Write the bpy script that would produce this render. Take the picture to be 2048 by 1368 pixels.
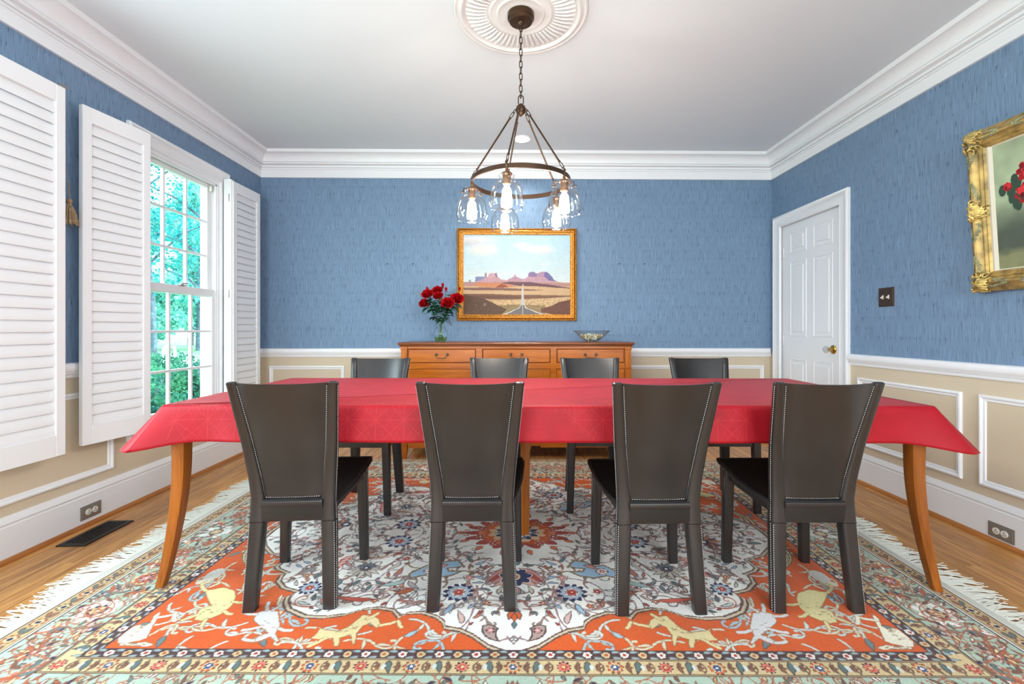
import bpy, math, random
import numpy as np
from mathutils import Vector, Matrix

SC = bpy.context.scene
for _o in list(bpy.data.objects):
    bpy.data.objects.remove(_o)
COL = SC.collection
PI = math.pi

# ------------------------------------------------------------------ camera
cam_d = bpy.data.cameras.new('camera')
cam_d.lens = 16.0
cam_d.sensor_width = 36.0
cam_d.shift_x = -16.0 / 2048
cam_d.shift_y = -25.5 / 2048
cam_d.clip_start = 0.02
cam_d.clip_end = 300
cam = bpy.data.objects.new('camera', cam_d)
COL.objects.link(cam)
cam.location = (0, 0, 1.09)
cam.rotation_euler = (PI / 2, 0, -0.01505)
SC.camera = cam

# ------------------------------------------------------------------ world, sun, daylight, exposure
def lin(c):
    return tuple(((v / 255) / 12.92 if v / 255 <= 0.04045 else ((v / 255 + 0.055) / 1.055) ** 2.4) for v in c)

world = bpy.data.worlds.new('sky')
SC.world = world
world.use_nodes = True
bg = world.node_tree.nodes['Background']
bg.inputs[0].default_value = (0.80, 0.93, 1.0, 1)
bg.inputs[1].default_value = 4.2

sun_d = bpy.data.lights.new('sun', 'SUN')
sun_d.energy = 5.0
sun_d.angle = math.radians(1.0)
sun_d.color = (1.0, 0.97, 0.9)
sun = bpy.data.objects.new('sun', sun_d)
COL.objects.link(sun)
sun.rotation_euler = Vector((-0.72, 0.02, -0.69)).to_track_quat('-Z', 'Y').to_euler()

def area_light(name, loc, direction, sx, sy, watts, color):
    d = bpy.data.lights.new(name, 'AREA')
    d.shape = 'RECTANGLE'
    d.size, d.size_y = sx, sy
    d.energy = watts
    d.color = color
    o = bpy.data.objects.new(name, d)
    COL.objects.link(o)
    o.location = loc
    o.rotation_euler = Vector(direction).to_track_quat('-Z', 'Y').to_euler()
    return o

# daylight in the near side window; the rear pair is unseen added fill
area_light('fill_rear_a', (-1.15, -1.56, 1.45), (0, 1, 0.0), 1.5, 1.75, 42, (0.95, 0.98, 1.0))
area_light('fill_rear_b', (1.25, -1.56, 1.45), (0, 1, 0.0), 1.5, 1.75, 42, (0.95, 0.98, 1.0))
area_light('daylight_side', (-2.50, 1.455, 1.37), (1, 0, 0), 0.76, 1.72, 32, (0.72, 0.92, 1.0))

SC.view_settings.view_transform = 'Standard'
SC.view_settings.look = 'None'
SC.view_settings.gamma = 1.0
SC.view_settings.use_curve_mapping = False
SC.view_settings.exposure = 0.50
SC.cycles.use_denoising = True
SC.cycles.max_bounces = 10
SC.cycles.transparent_max_bounces = 24
SC.cycles.sample_clamp_indirect = 6.0

# ------------------------------------------------------------------ helpers
class MB:
    """collects verts and faces of ONE mesh"""
    def __init__(self):
        self.v = []; self.f = []; self.m = []; self.uv = None
    def add(self, vs, fs, mat=0):
        b = len(self.v)
        self.v.extend([tuple(p) for p in vs])
        for f in fs:
            self.f.append(tuple(i + b for i in f)); self.m.append(mat)
        return self
    def box(self, x0, x1, y0, y1, z0, z1, mat=0):
        vs = [(x0, y0, z0), (x1, y0, z0), (x1, y1, z0), (x0, y1, z0), (x0, y0, z1), (x1, y0, z1), (x1, y1, z1), (x0, y1, z1)]
        return self.add(vs, [(0, 3, 2, 1), (4, 5, 6, 7), (0, 1, 5, 4), (1, 2, 6, 5), (2, 3, 7, 6), (3, 0, 4, 7)], mat)
    def loft(self, rings, cap=True, closed=True, mat=0):
        n = len(rings[0]); vs = [p for r in rings for p in r]; fs = []
        for i in range(len(rings) - 1):
            for j in range(n if closed else n - 1):
                k = (j + 1) % n
                fs.append((i * n + j, i * n + k, (i + 1) * n + k, (i + 1) * n + j))
        if cap:
            fs.append(tuple(range(n - 1, -1, -1)))
            fs.append(tuple((len(rings) - 1) * n + j for j in range(n)))
        return self.add(vs, fs, mat)
    def tube(self, pts, r, n=8, cap=True, closed=False, mat=0):
        pts = [Vector(p) for p in pts]
        if not hasattr(r, '__len__'): r = [r] * len(pts)
        m = len(pts); rings = []; up = None
        for i, p in enumerate(pts):
            a = pts[i - 1] if (i or closed) else p
            b = pts[(i + 1) % m] if (i < m - 1 or closed) else p
            t = (b - a).normalized()
            if up is None:
                up = Vector((0, 0, 1)) if abs(t.z) < 0.9 else Vector((1, 0, 0))
            s = t.cross(up).normalized(); up = s.cross(t).normalized()
            rings.append([p + (s * math.cos(2 * PI * k / n) + up * math.sin(2 * PI * k / n)) * r[i] for k in range(n)])
        if closed:
            rings.append(rings[0]); cap = False
        return self.loft(rings, cap, True, mat)
    def lathe(self, prof, n=24, c=(0, 0, 0), mat=0, cap=False):
        rings = [[(c[0] + r * math.cos(2 * PI * k / n), c[1] + r * math.sin(2 * PI * k / n), c[2] + z) for k in range(n)] for r, z in prof]
        return self.loft(rings, cap, True, mat)
    def ball(self, c, r, n=10, m=6, mat=0):
        if not hasattr(r, '__len__'): r = (r, r, r)
        rings = []
        for i in range(m + 1):
            a = -PI / 2 + PI * i / m
            q = max(math.cos(a), 0.02)
            rings.append([(c[0] + r[0] * q * math.cos(2 * PI * k / n), c[1] + r[1] * q * math.sin(2 * PI * k / n), c[2] + r[2] * math.sin(a)) for k in range(n)])
        return self.loft(rings, True, True, mat)
    def xform(self, mat4):
        self.v = [tuple(mat4 @ Vector(p)) for p in self.v]; return self
    def build(self, name, mat, parent=None, smooth=False, bevel=0, loc=None, seg=2):
        me = bpy.data.meshes.new(name)
        me.from_pydata(self.v, [], self.f)
        mats = mat if isinstance(mat, (list, tuple)) else [mat]
        for q in mats: me.materials.append(q)
        if len(mats) > 1: me.polygons.foreach_set('material_index', self.m)
        if smooth:
            me.polygons.foreach_set('use_smooth', [True] * len(me.polygons))
            me.set_sharp_from_angle(angle=math.radians(smooth if smooth is not True else 45))
        me.update()
        o = bpy.data.objects.new(name, me); COL.objects.link(o)
        if parent: o.parent = parent
        if loc: o.location = loc
        if bevel:
            b = o.modifiers.new('bevel', 'BEVEL'); b.width = bevel; b.segments = seg; b.limit_method = 'ANGLE'; b.angle_limit = math.radians(40)
        return o

def tag(o, label=None, cat=None, group=None, kind=None):
    if label: o['label'] = label
    if cat: o['category'] = cat
    if group: o['group'] = group
    if kind: o['kind'] = kind
    return o
def empty(name, loc=(0, 0, 0), rz=0.0, rot=None):
    o = bpy.data.objects.new(name, None); COL.objects.link(o)
    o.location = loc; o.rotation_euler = rot if rot else (0, 0, rz); o.empty_display_size = 0.1
    return o
def copy_tree(o, parent=None):
    c = o.copy(); COL.objects.link(c)
    if parent: c.parent = parent
    for ch in list(o.children): copy_tree(ch, c)
    return c
def share(o, parent, loc=None, rot=None):
    c = o.copy(); COL.objects.link(c); c.parent = parent
    if loc is not None: c.location = loc
    if rot is not None: c.rotation_euler = rot
    return c
def struct(o): o['kind'] = 'structure'; return o
def lerp(tab, t):
    for (a, x), (b, y) in zip(tab, tab[1:]):
        if t <= b: return x + (y - x) * max(0, (t - a)) / (b - a)
    return tab[-1][1]
def rrect(cx, cy, z, hx, hy, r, n=3):
    pts = []
    for q, (sx, sy) in enumerate(((1, 1), (-1, 1), (-1, -1), (1, -1))):
        for i in range(n + 1):
            a = PI / 2 * q + PI / 2 * i / n
            pts.append((cx + sx * (hx - r) + r * math.cos(a), cy + sy * (hy - r) + r * math.sin(a), z))
    return pts

# ------------------------------------------------------------------ materials
def nodes_of(name):
    m = bpy.data.materials.new(name); m.use_nodes = True
    nt = m.node_tree
    return m, nt, nt.nodes['Principled BSDF'], nt.nodes.new, nt.links.new
def rgba(c): return (*lin(c), 1)
def ramp(N, stops):
    r = N('ShaderNodeValToRGB'); e = r.color_ramp.elements
    e[0].position, e[0].color = stops[0]; e[1].position, e[1].color = stops[-1]
    for p, c in stops[1:-1]:
        q = e.new(p); q.color = c
    return r
def mat(name, c, rough=0.5, metal=0.0, spec=0.5, bump=None, var=None, coat=0.0, sheen=0.0):
    m, nt, b, N, L = nodes_of(name)
    b.inputs['Base Color'].default_value = rgba(c)
    b.inputs['Roughness'].default_value = rough
    b.inputs['Metallic'].default_value = metal
    b.inputs['Specular IOR Level'].default_value = spec
    b.inputs['Coat Weight'].default_value = coat
    b.inputs['Sheen Weight'].default_value = sheen
    tc = N('ShaderNodeTexCoord')
    if var:
        n = N('ShaderNodeTexNoise'); n.inputs['Scale'].default_value = var[0]; n.inputs['Detail'].default_value = 4
        L(tc.outputs['Object'], n.inputs['Vector'])
        k = var[1]
        r = ramp(N, [(0.3, rgba([v * (1 - k) for v in c])), (0.7, rgba([min(255, v * (1 + k)) for v in c]))])
        L(n.outputs['Fac'], r.inputs['Fac']); L(r.outputs['Color'], b.inputs['Base Color'])
    if bump:
        n = N('ShaderNodeTexNoise'); n.inputs['Scale'].default_value = bump[0]; n.inputs['Detail'].default_value = 3
        L(tc.outputs['Object'], n.inputs['Vector'])
        bn = N('ShaderNodeBump'); bn.inputs['Strength'].default_value = bump[1]; bn.inputs['Distance'].default_value = bump[2] if len(bump) > 2 else 0.002
        L(n.outputs['Fac'], bn.inputs['Height']); L(bn.outputs['Normal'], b.inputs['Normal'])
    return m
def wood(name, c1, c2, axis, rough=0.35, scale=1.0, rnd=0.0, knots=True, spec=0.4):
    m, nt, b, N, L = nodes_of(name)
    tc = N('ShaderNodeTexCoord'); mp = N('ShaderNodeMapping')
    s = [22 * scale] * 3; s[axis] = 1.3 * scale
    mp.inputs['Scale'].default_value = s
    vec = tc.outputs['Object']
    oi = N('ShaderNodeObjectInfo')
    ad = N('ShaderNodeVectorMath'); ad.operation = 'ADD'
    ms = N('ShaderNodeMath'); ms.operation = 'MULTIPLY'; ms.inputs[1].default_value = 37.0
    L(oi.outputs['Random'], ms.inputs[0]); L(vec, ad.inputs[0]); L(ms.outputs[0], ad.inputs[1])
    L(ad.outputs[0], mp.inputs['Vector'])
    n1 = N('ShaderNodeTexNoise'); n1.inputs['Scale'].default_value = 1.0; n1.inputs['Detail'].default_value = 6; n1.inputs['Distortion'].default_value = 1.2
    L(mp.outputs[0], n1.inputs['Vector'])
    n2 = N('ShaderNodeTexNoise'); n2.inputs['Scale'].default_value = 6.0; n2.inputs['Detail'].default_value = 3
    L(mp.outputs[0], n2.inputs['Vector'])
    mx = N('ShaderNodeMath'); mx.operation = 'MULTIPLY_ADD'; mx.inputs[1].default_value = 0.45
    L(n2.outputs['Fac'], mx.inputs[0])
    h = N('ShaderNodeMath'); h.operation = 'MULTIPLY'; h.inputs[1].default_value = 0.6
    L(n1.outputs['Fac'], h.inputs[0]); L(h.outputs[0], mx.inputs[2])
    r = ramp(N, [(0.34, rgba(c1)), (0.66, rgba(c2))])
    L(mx.outputs[0], r.inputs['Fac'])
    if rnd:
        hsv = N('ShaderNodeHueSaturation')
        mr = N('ShaderNodeMapRange'); mr.inputs['To Min'].default_value = 1 - rnd; mr.inputs['To Max'].default_value = 1 + rnd
        L(oi.outputs['Random'], mr.inputs['Value']); L(mr.outputs[0], hsv.inputs['Value'])
        L(r.outputs['Color'], hsv.inputs['Color']); L(hsv.outputs['Color'], b.inputs['Base Color'])
    else:
        L(r.outputs['Color'], b.inputs['Base Color'])
    b.inputs['Roughness'].default_value = rough
    b.inputs['Specular IOR Level'].default_value = spec
    bn = N('ShaderNodeBump'); bn.inputs['Strength'].default_value = 0.12; bn.inputs['Distance'].default_value = 0.001
    L(mx.outputs[0], bn.inputs['Height']); L(bn.outputs['Normal'], b.inputs['Normal'])
    return m
def thin_glass(name, tint=(1, 1, 1), ior=1.45, gain=1.0, rough=0.02):
    m = bpy.data.materials.new(name); m.use_nodes = True
    nt = m.node_tree; N = nt.nodes.new; L = nt.links.new
    for n in list(nt.nodes): nt.nodes.remove(n)
    out = N('ShaderNodeOutputMaterial'); mix = N('ShaderNodeMixShader'); lw = N('ShaderNodeLayerWeight'); lw.inputs['Blend'].default_value = 0.5
    pw = N('ShaderNodeMath'); pw.operation = 'POWER'; pw.inputs[1].default_value = 3.2; L(lw.outputs['Facing'], pw.inputs[0])
    fr = N('ShaderNodeMath'); fr.operation = 'MULTIPLY_ADD'; fr.inputs[1].default_value = 0.62; fr.inputs[2].default_value = ((ior - 1) / (ior + 1)) ** 2; L(pw.outputs[0], fr.inputs[0])
    tr = N('ShaderNodeBsdfTransparent'); tr.inputs[0].default_value = (*tint, 1)
    gl = N('ShaderNodeBsdfGlossy'); gl.inputs['Roughness'].default_value = rough
    mu = N('ShaderNodeMath'); mu.operation = 'MULTIPLY'; mu.inputs[1].default_value = gain; mu.use_clamp = True
    L(fr.outputs[0], mu.inputs[0]); L(mu.outputs[0], mix.inputs[0]); L(tr.outputs[0], mix.inputs[1]); L(gl.outputs[0], mix.inputs[2]); L(mix.outputs[0], out.inputs[0])
    return m
def vcol(name, rough=0.9, spec=0.2, bump=None, sheen=0.0):
    m, nt, b, N, L = nodes_of(name)
    a = N('ShaderNodeVertexColor'); a.layer_name = 'paint'
    L(a.outputs['Color'], b.inputs['Base Color'])
    b.inputs['Roughness'].default_value = rough; b.inputs['Specular IOR Level'].default_value = spec
    b.inputs['Sheen Weight'].default_value = sheen
    if bump:
        tc = N('ShaderNodeTexCoord'); mp = N('ShaderNodeMapping'); mp.inputs['Scale'].default_value = bump[0]
        n = N('ShaderNodeTexNoise'); n.inputs['Scale'].default_value = 1.0; n.inputs['Detail'].default_value = 2
        L(tc.outputs['Object'], mp.inputs[0]); L(mp.outputs[0], n.inputs['Vector'])
        bn = N('ShaderNodeBump'); bn.inputs['Strength'].default_value = bump[1]; bn.inputs['Distance'].default_value = 0.003
        L(n.outputs['Fac'], bn.inputs['Height']); L(bn.outputs['Normal'], b.inputs['Normal'])
    return m
def wallpaper(name, c, cd):
    m, nt, b, N, L = nodes_of(name)
    tc = N('ShaderNodeTexCoord'); sp = N('ShaderNodeSeparateXYZ'); L(tc.outputs['Object'], sp.inputs[0])
    ad = N('ShaderNodeMath'); ad.operation = 'ADD'; L(sp.outputs[0], ad.inputs[0]); L(sp.outputs[1], ad.inputs[1])
    cb = N('ShaderNodeCombineXYZ'); L(ad.outputs[0], cb.inputs[0]); L(sp.outputs[2], cb.inputs[1])
    def nz(sx, sz, det):
        mp = N('ShaderNodeMapping'); mp.inputs['Scale'].default_value = (sx, sz, 1); L(cb.outputs[0], mp.inputs[0])
        n = N('ShaderNodeTexNoise'); n.inputs['Scale'].default_value = 1; n.inputs['Detail'].default_value = det; L(mp.outputs[0], n.inputs['Vector']); return n
    fine = nz(330, 7, 3); dash = nz(230, 15, 0); cloud = nz(1.5, 1.5, 2)
    r = ramp(N, [(0.3, rgba([v * 0.87 for v in c])), (0.7, rgba([min(255, v * 1.1) for v in c]))]); L(fine.outputs['Fac'], r.inputs['Fac'])
    d = ramp(N, [(0.715, (0, 0, 0, 1)), (0.745, (1, 1, 1, 1))]); L(dash.outputs['Fac'], d.inputs['Fac'])
    mx = N('ShaderNodeMix'); mx.data_type = 'RGBA'; mx.inputs[7].default_value = rgba(cd)
    ml = N('ShaderNodeMath'); ml.operation = 'MULTIPLY'; ml.inputs[1].default_value = 0.62
    L(d.outputs['Color'], ml.inputs[0]); L(ml.outputs[0], mx.inputs[0]); L(r.outputs['Color'], mx.inputs[6]); L(mx.outputs[2], b.inputs['Base Color'])
    b.inputs['Roughness'].default_value = 0.55; b.inputs['Specular IOR Level'].default_value = 0.25
    bn = N('ShaderNodeBump'); bn.inputs['Strength'].default_value = 0.25; bn.inputs['Distance'].default_value = 0.001
    L(fine.outputs['Fac'], bn.inputs['Height']); L(bn.outputs['Normal'], b.inputs['Normal'])
    return m

WHITE = mat('white_gloss_paint', (232, 233, 235), 0.35, spec=0.4)
WALLBLUE = wallpaper('blue_strie_wallpaper', (115, 140, 167), (44, 58, 80))
BEIGE = mat('beige_wall_paint', (205, 190, 166), 0.7, spec=0.2, bump=(160, 0.08))
CEILP = mat('ceiling_paint', (216, 221, 225), 0.85, spec=0.1, bump=(90, 0.06))
PLASTER = mat('white_plaster', (220, 220, 219), 0.75, spec=0.2)
OAK = wood('oak_floor', (132, 80, 36), (212, 154, 88), 1, 0.32, 1.0, 0.14)
OAKD = wood('stained_shoe_moulding', (150, 88, 36), (184, 118, 56), 1, 0.35)
CHERRY = wood('cherry_wood_x', (158, 78, 12), (196, 110, 26), 0, 0.3)
CHERRYZ = wood('cherry_wood_z', (150, 74, 12), (188, 106, 26), 2, 0.3)
CHERRYD = wood('cherry_top', (98, 46, 14), (138, 72, 24), 0, 0.25)
LEGWOOD = wood('table_leg_wood', (122, 64, 14), (160, 90, 28), 2, 0.3)
BRONZE = mat('oiled_bronze', (82, 62, 48), 0.38, 0.85, bump=(40, 0.1))
BRONZEL = mat('burnished_brass', (116, 86, 62), 0.4, 0.85)
BLACKM = mat('black_iron', (38, 35, 33), 0.5, 0.4)
STEEL = mat('brushed_nickel', (165, 162, 158), 0.3, 0.9)
BRASS = mat('polished_brass', (205, 165, 85), 0.22, 1.0)
GOLD = mat('gold_leaf', (146, 96, 30), 0.4, 0.6, bump=(120, 0.5), var=(110, 0.45))
GOLD2 = mat('aged_gold_leaf', (166, 140, 84), 0.45, 0.45, bump=(160, 0.35), var=(18, 0.25))
PATINA = mat('green_grey_patina', (150, 152, 118), 0.55, 0.25, bump=(160, 0.35), var=(30, 0.25))
IVORY = mat('ivory_plastic', (226, 222, 210), 0.35)
PLATE = mat('pewter_plate', (142, 136, 130), 0.4, 0.4, bump=(60, 0.08))
PLATED = mat('bronze_plate', (82, 66, 54), 0.4, 0.6)
PANE = thin_glass('window_glass', (1, 1, 1), 1.3, 0.6)
SHADEG = thin_glass('clear_shade_glass', (0.97, 0.97, 0.97), 1.5, 1.0, 0.01)
VASEG = thin_glass('clear_vase_glass', (0.93, 0.98, 0.97), 1.45, 1.3)
# ================================================================== THE ROOM
XL, XR, YB, YR, H = -2.376, 2.476, 4.321, -1.5, 2.742
ZS = 0.87                                       # wallpaper above, paint below
W1 = (2.93, 3.72, 0.47, 2.275)                  # side window opening (y0, y1, z0, z1)
W2 = (1.06, 1.85, 0.47, 2.275)
DO = (3.40, 4.21, -0.02, 2.065)

def wall(name, axis, pos, out, a0, a1, openings):
    """wall slab with rectangular openings; axis 'x': plane x=pos running along y"""
    mb = MB(); us = sorted({a0, a1, *[q for o in openings for q in o[:2]]}); zs = sorted({0.0, ZS, H + 0.05, *[q for o in openings for q in o[2:] if q > 0]})
    for u0, u1 in zip(us, us[1:]):
        for z0, z1 in zip(zs, zs[1:]):
            um, zm = (u0 + u1) / 2, (z0 + z1) / 2
            if any(o[0] < um < o[1] and o[2] < zm < o[3] for o in openings): continue
            p, q = sorted((pos, pos + out))
            m = 0 if zm > ZS else 1
            if axis == 'x': mb.box(p, q, u0, u1, z0, z1, m)
            else: mb.box(u0, u1, p, q, z0, z1, m)
    return struct(mb.build(name, [WALLBLUE, BEIGE]))
wall('wall_left', 'x', XL, -0.14, YR - 0.14, YB + 0.14, [W1, W2])
wall('wall_right', 'x', XR, 0.14, YR - 0.14, YB + 0.14, [DO])
wall('wall_back', 'y', YB, 0.14, XL, XR, [])
wall('wall_rear', 'y', YR, -0.14, XL, XR, [(-1.9, -0.4, 0.55, 2.35), (0.5, 2.0, 0.55, 2.35)])
struct(MB().box(XL - 0.14, XR + 0.14, YR - 0.14, YB + 0.14, H, H + 0.2).build('ceiling', CEILP))
struct(MB().box(XR + 0.14, XR + 0.16, 3.2, 4.4, 0, 2.3).build('wall_beyond', BEIGE))

# floor: slab with oak strips laid along the depth of the room
fl = struct(MB().box(XL - 0.14, XR + 0.14, YR - 0.14, YB + 0.14, -0.12, -0.015).build('floor', OAKD))
random.seed(4)
PW = 0.0826; LENS = [0.75, 1.0, 1.35, 1.7]
proto = {}
for ln in LENS:
    mb = MB().box(-PW / 2 + 0.0006, PW / 2 - 0.0006, 0, ln - 0.0012, -0.015, 0)
    proto[ln] = mb.build('plank', OAK, fl, bevel=0.0012, seg=1)
used = set()
nst = int((XR - XL + 0.02) / PW) + 1
for i in range(nst):
    x = XL + PW * (i + 0.45); y = 0.55 - random.random() * 0.9
    if x > XR + 0.03: break
    while y < YB - 0.02:
        rest = YB + 0.1 - y
        ln = random.choice(LENS)
        if -1.7 < x < 1.7 and y > 0.9 and y + ln < 3.6: ln = 1.7
        if ln not in used:
            o = proto[ln]; used.add(ln)
        else:
            o = share(proto[ln], fl)
        o.location = (x, y, 0); y += ln

# ---- mouldings
def moulding(name, p0, p1, n, prof, m0=1, m1=-1, mtl=WHITE, parent=None, smooth=30):
    p0, p1 = Vector(p0), Vector(p1); d = (p1 - p0).normalized(); n = Vector(n)
    r0 = [(p0 + n * o + d * (m0 * o)) for o, z in prof]; r1 = [(p1 + n * o + d * (m1 * o)) for o, z in prof]
    mk = lambda r: [(p.x, p.y, z) for p, (o, z) in zip(r, prof)]
    a, b = mk(r0), mk(r1)
    if d.cross(n).z < 0: a, b = b, a
    o = MB().loft([a, b], True).build(name, mtl, parent, smooth=smooth)
    return o if parent else struct(o)
cove = [(0.048 + 0.070 * (1 - math.cos(t * PI / 2)), 2.652 + 0.062 * math.sin(t * PI / 2)) for t in [i / 8 for i in range(9)]]
CROWN = [(0, 2.515), (0.016, 2.515), (0.016, 2.524), (0.012, 2.526), (0.012, 2.588), (0.022, 2.589), (0.022, 2.597), (0.013, 2.598), (0.013, 2.606), (0.026, 2.607), (0.027, 2.615), (0.018, 2.616), (0.020, 2.628),
         (0.036, 2.629), (0.052, 2.633), (0.056, 2.640), (0.053, 2.647), (0.036, 2.648), (0.038, 2.651)] + cove + [(0.126, 2.714), (0.130, 2.718), (0.131, 2.7425), (0, 2.7425)]
RAIL = [(0, 0.829), (0.008, 0.829), (0.012, 0.836), (0.012, 0.846), (0.017, 0.850), (0.020, 0.858), (0.026, 0.866), (0.030, 0.874), (0.030, 0.895), (0.027, 0.903), (0.018, 0.909), (0, 0.910)]
BASE = [(0, 0.0), (0.016, 0.0), (0.016, 0.165), (0.013, 0.170), (0.013, 0.176), (0.018, 0.181), (0.016, 0.192), (0.010, 0.203), (0.007, 0.213), (0, 0.214)]
SHOE = [(0.016, 0.0005), (0.034, 0.0005), (0.033, 0.008), (0.028, 0.016), (0.022, 0.021), (0.016, 0.022)]
A, B, C, D_ = (XL, YR), (XL, YB), (XR, YB), (XR, YR)
v3 = lambda p: (p[0], p[1], 0)
moulding('trim_1', v3(A), v3(B), (1, 0, 0), CROWN)
moulding('trim_2', v3(B), v3(C), (0, -1, 0), CROWN)
moulding('trim_3', v3(C), v3(D_), (-1, 0, 0), CROWN)
moulding('trim_4', (XL, YR, 0), (XL, 0.95, 0), (1, 0, 0), RAIL, 1, 0)
moulding('trim_5', (XL, 1.96, 0), (XL, 2.83, 0), (1, 0, 0), RAIL, 0, 0)
moulding('trim_6', (XL, 3.83, 0), v3(B), (1, 0, 0), RAIL, 0, -1)
moulding('trim_7', v3(B), v3(C), (0, -1, 0), RAIL)
moulding('trim_8', (XR, 3.3, 0), v3(D_), (-1, 0, 0), RAIL, 0, -1)
b = moulding('baseboard_left', v3(A), v3(B), (1, 0, 0), BASE); moulding('shoe_moulding', v3(A), v3(B), (1, 0, 0), SHOE, mtl=OAKD, parent=b)
b = moulding('baseboard_back', v3(B), v3(C), (0, -1, 0), BASE); moulding('shoe_moulding', v3(B), v3(C), (0, -1, 0), SHOE, mtl=OAKD, parent=b)
b = moulding('baseboard_right', (XR, 3.3, 0), v3(D_), (-1, 0, 0), BASE, 0, -1); moulding('shoe_moulding', (XR, 3.3, 0), v3(D_), (-1, 0, 0), SHOE, 0, -1, mtl=OAKD, parent=b)

# picture-frame wainscot panels: rectangular mitred frames lying on the wall
PF = [(0, 0), (0, 0.008), (0.004, 0.013), (0.011, 0.0145), (0.017, 0.011), (0.020, 0.0075), (0.030, 0.006), (0.034, 0.0)]
def rectframe(mb, fn, u0, u1, w0, w1, prof, mt=0):
    """fn(u, w, depth) -> xyz; profile (inset, depth)"""
    rings = []
    for cu, cw, su, sw in ((u0, w0, 1, 1), (u1, w0, -1, 1), (u1, w1, -1, -1), (u0, w1, 1, -1)):
        rings.append([fn(cu + su * i, cw + sw * i, d) for i, d in prof])
    rings.append(rings[0])
    return mb.loft(rings, False, False, mt)
nt_ = 9
for wn, u0, u1 in (('l', 1.98, 2.735), ('l', -1.3, 0.86), ('b', -2.295, -1.592), ('b', -1.49, 0.88), ('b', 0.98, 2.397), ('r', 2.47, 3.226), ('r', 1.45, 2.376), ('r', -1.3, 1.35)):
    fn = {'l': lambda u, w, d: (XL + d, u, w), 'b': lambda u, w, d: (u, YB - d, w), 'r': lambda u, w, d: (XR - d, u, w)}[wn]
    struct(rectframe(MB(), fn, u0, u1, 0.266, 0.745, PF).build('trim_%d' % nt_, WHITE, smooth=35)); nt_ += 1

# ---- windows
def make_window(name, y0, full=True):
    """double-hung window, opening 0.79 wide, local origin at the wall face, y from the opening's near edge"""
    w = empty(name, (XL, y0, 0)); struct(w)
    cas = [(0.0, -0.10), (0.0, 0.0)]
    prof = [(0, 0.0), (0.0, 0.020), (0.006, 0.027), (0.016, 0.028), (0.022, 0.022), (0.05, 0.017), (0.085, 0.014), (0.092, 0.017), (0.098, 0.013), (0.102, 0.0)]
    def fn(u, wv, d): return (d, u, wv)
    mb = MB(); rings = []
    for cu, cw, su, sw in ((-0.10, 0.40, 1, 0), (-0.10, 2.375, 1, -1), (0.89, 2.375, -1, -1), (0.89, 0.40, -1, 0)):
        rings.append([(d, cu + su * i, cw + sw * i) for i, d in prof])
    mb.loft(rings, True, False); mb.build('casing', WHITE, w, smooth=35)
    MB().box(-0.02, 0.05, -0.13, 0.92, 0.445, 0.47).build('stool', WHITE, w, bevel=0.006)
    MB().box(0.0, 0.016, -0.09, 0.88, 0.36, 0.445).build('apron', WHITE, w, bevel=0.004)
    j = MB()
    j.box(-0.14, 0.0, 0.0, 0.022, 0.47, 2.275); j.box(-0.14, 0.0, 0.768, 0.79, 0.47, 2.275); j.box(-0.14, 0.0, 0.022, 0.768, 2.25, 2.275); j.box(-0.19, -0.0, 0.022, 0.768, 0.455, 0.475)
    for yy in (0.022, 0.756): j.box(-0.020, -0.008, yy, yy + 0.012, 0.475, 2.25)
    j.box(-0.020, -0.008, 0.022, 0.768, 2.238, 2.25)
    j.build('jamb', WHITE, w)
    if not full: return w
    def sash(nm, x, z0, z1, tb, bb):
        s = MB(); t = 0.017; st = 0.043
        s.box(x - t, x + t, 0.023, 0.023 + st, z0, z1); s.box(x - t, x + t, 0.767 - st, 0.767, z0, z1)
        s.box(x - t, x + t, 0.023 + st, 0.767 - st, z1 - tb, z1); s.box(x - t, x + t, 0.023 + st, 0.767 - st, z0, z0 + bb)
        so = s.build(nm, WHITE, w, bevel=0.003)
        ga, gb, gz0, gz1 = 0.023 + st, 0.767 - st, z0 + bb, z1 - tb
        cw, ch = (gb - ga) / 3, (gz1 - gz0) / 3
        for i in (1, 2):
            MB().box(x - 0.012, x + 0.012, ga + cw * i - 0.0085, ga + cw * i + 0.0085, gz0, gz1).build('muntin', WHITE, so, bevel=0.003)
            MB().box(x - 0.0118, x + 0.0118, ga, gb, gz0 + ch * i - 0.0085, gz0 + ch * i + 0.0085).build('muntin', WHITE, so, bevel=0.003)
        p0 = None
        for i in range(3):
            for k in range(3):
                loc = (x, ga + cw * (i + 0.5), gz0 + ch * (k + 0.5))
                if p0 is None:
                    p0 = MB().add([(0, -cw / 2, -ch / 2), (0, cw / 2, -ch / 2), (0, cw / 2, ch / 2), (0, -cw / 2, ch / 2)], [(0, 1, 2, 3)]).build('pane', PANE, so); p0.location = loc
                else: share(p0, so, loc)
        return so
    sash('upper_sash', -0.072, 1.345, 2.25, 0.035, 0.055)
    lo = sash('lower_sash', -0.034, 0.478, 1.405, 0.055, 0.045)
    lk = MB(); lk.box(-0.030, 0.0, 0.36, 0.42, 1.405, 1.411); lk.tube([(-0.016, 0.39, 1.411), (-0.016, 0.39, 1.422)], 0.011, 10); lk.tube([(-0.016, 0.39, 1.42), (-0.006, 0.44, 1.424)], [0.006, 0.004], 8)
    lk.build('sash_lock', STEEL, w, smooth=True)
    for yy in (0.045, 0.745): MB().box(-0.05, -0.03, yy - 0.008, yy + 0.008, 2.19, 2.235).build('tilt_latch', IVORY, w, bevel=0.003)
    # strips that carry the shutter hinges
    MB().box(0.0275, 0.088, -0.085, -0.055, 0.46, 2.31).build('hanging_strip', WHITE, w, bevel=0.003)
    MB().box(0.0275, 0.088, 0.800, 0.832, 0.46, 2.31).build('hanging_strip', WHITE, w, bevel=0.003)
    return w
make_window('window_1', W1[0])
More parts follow.
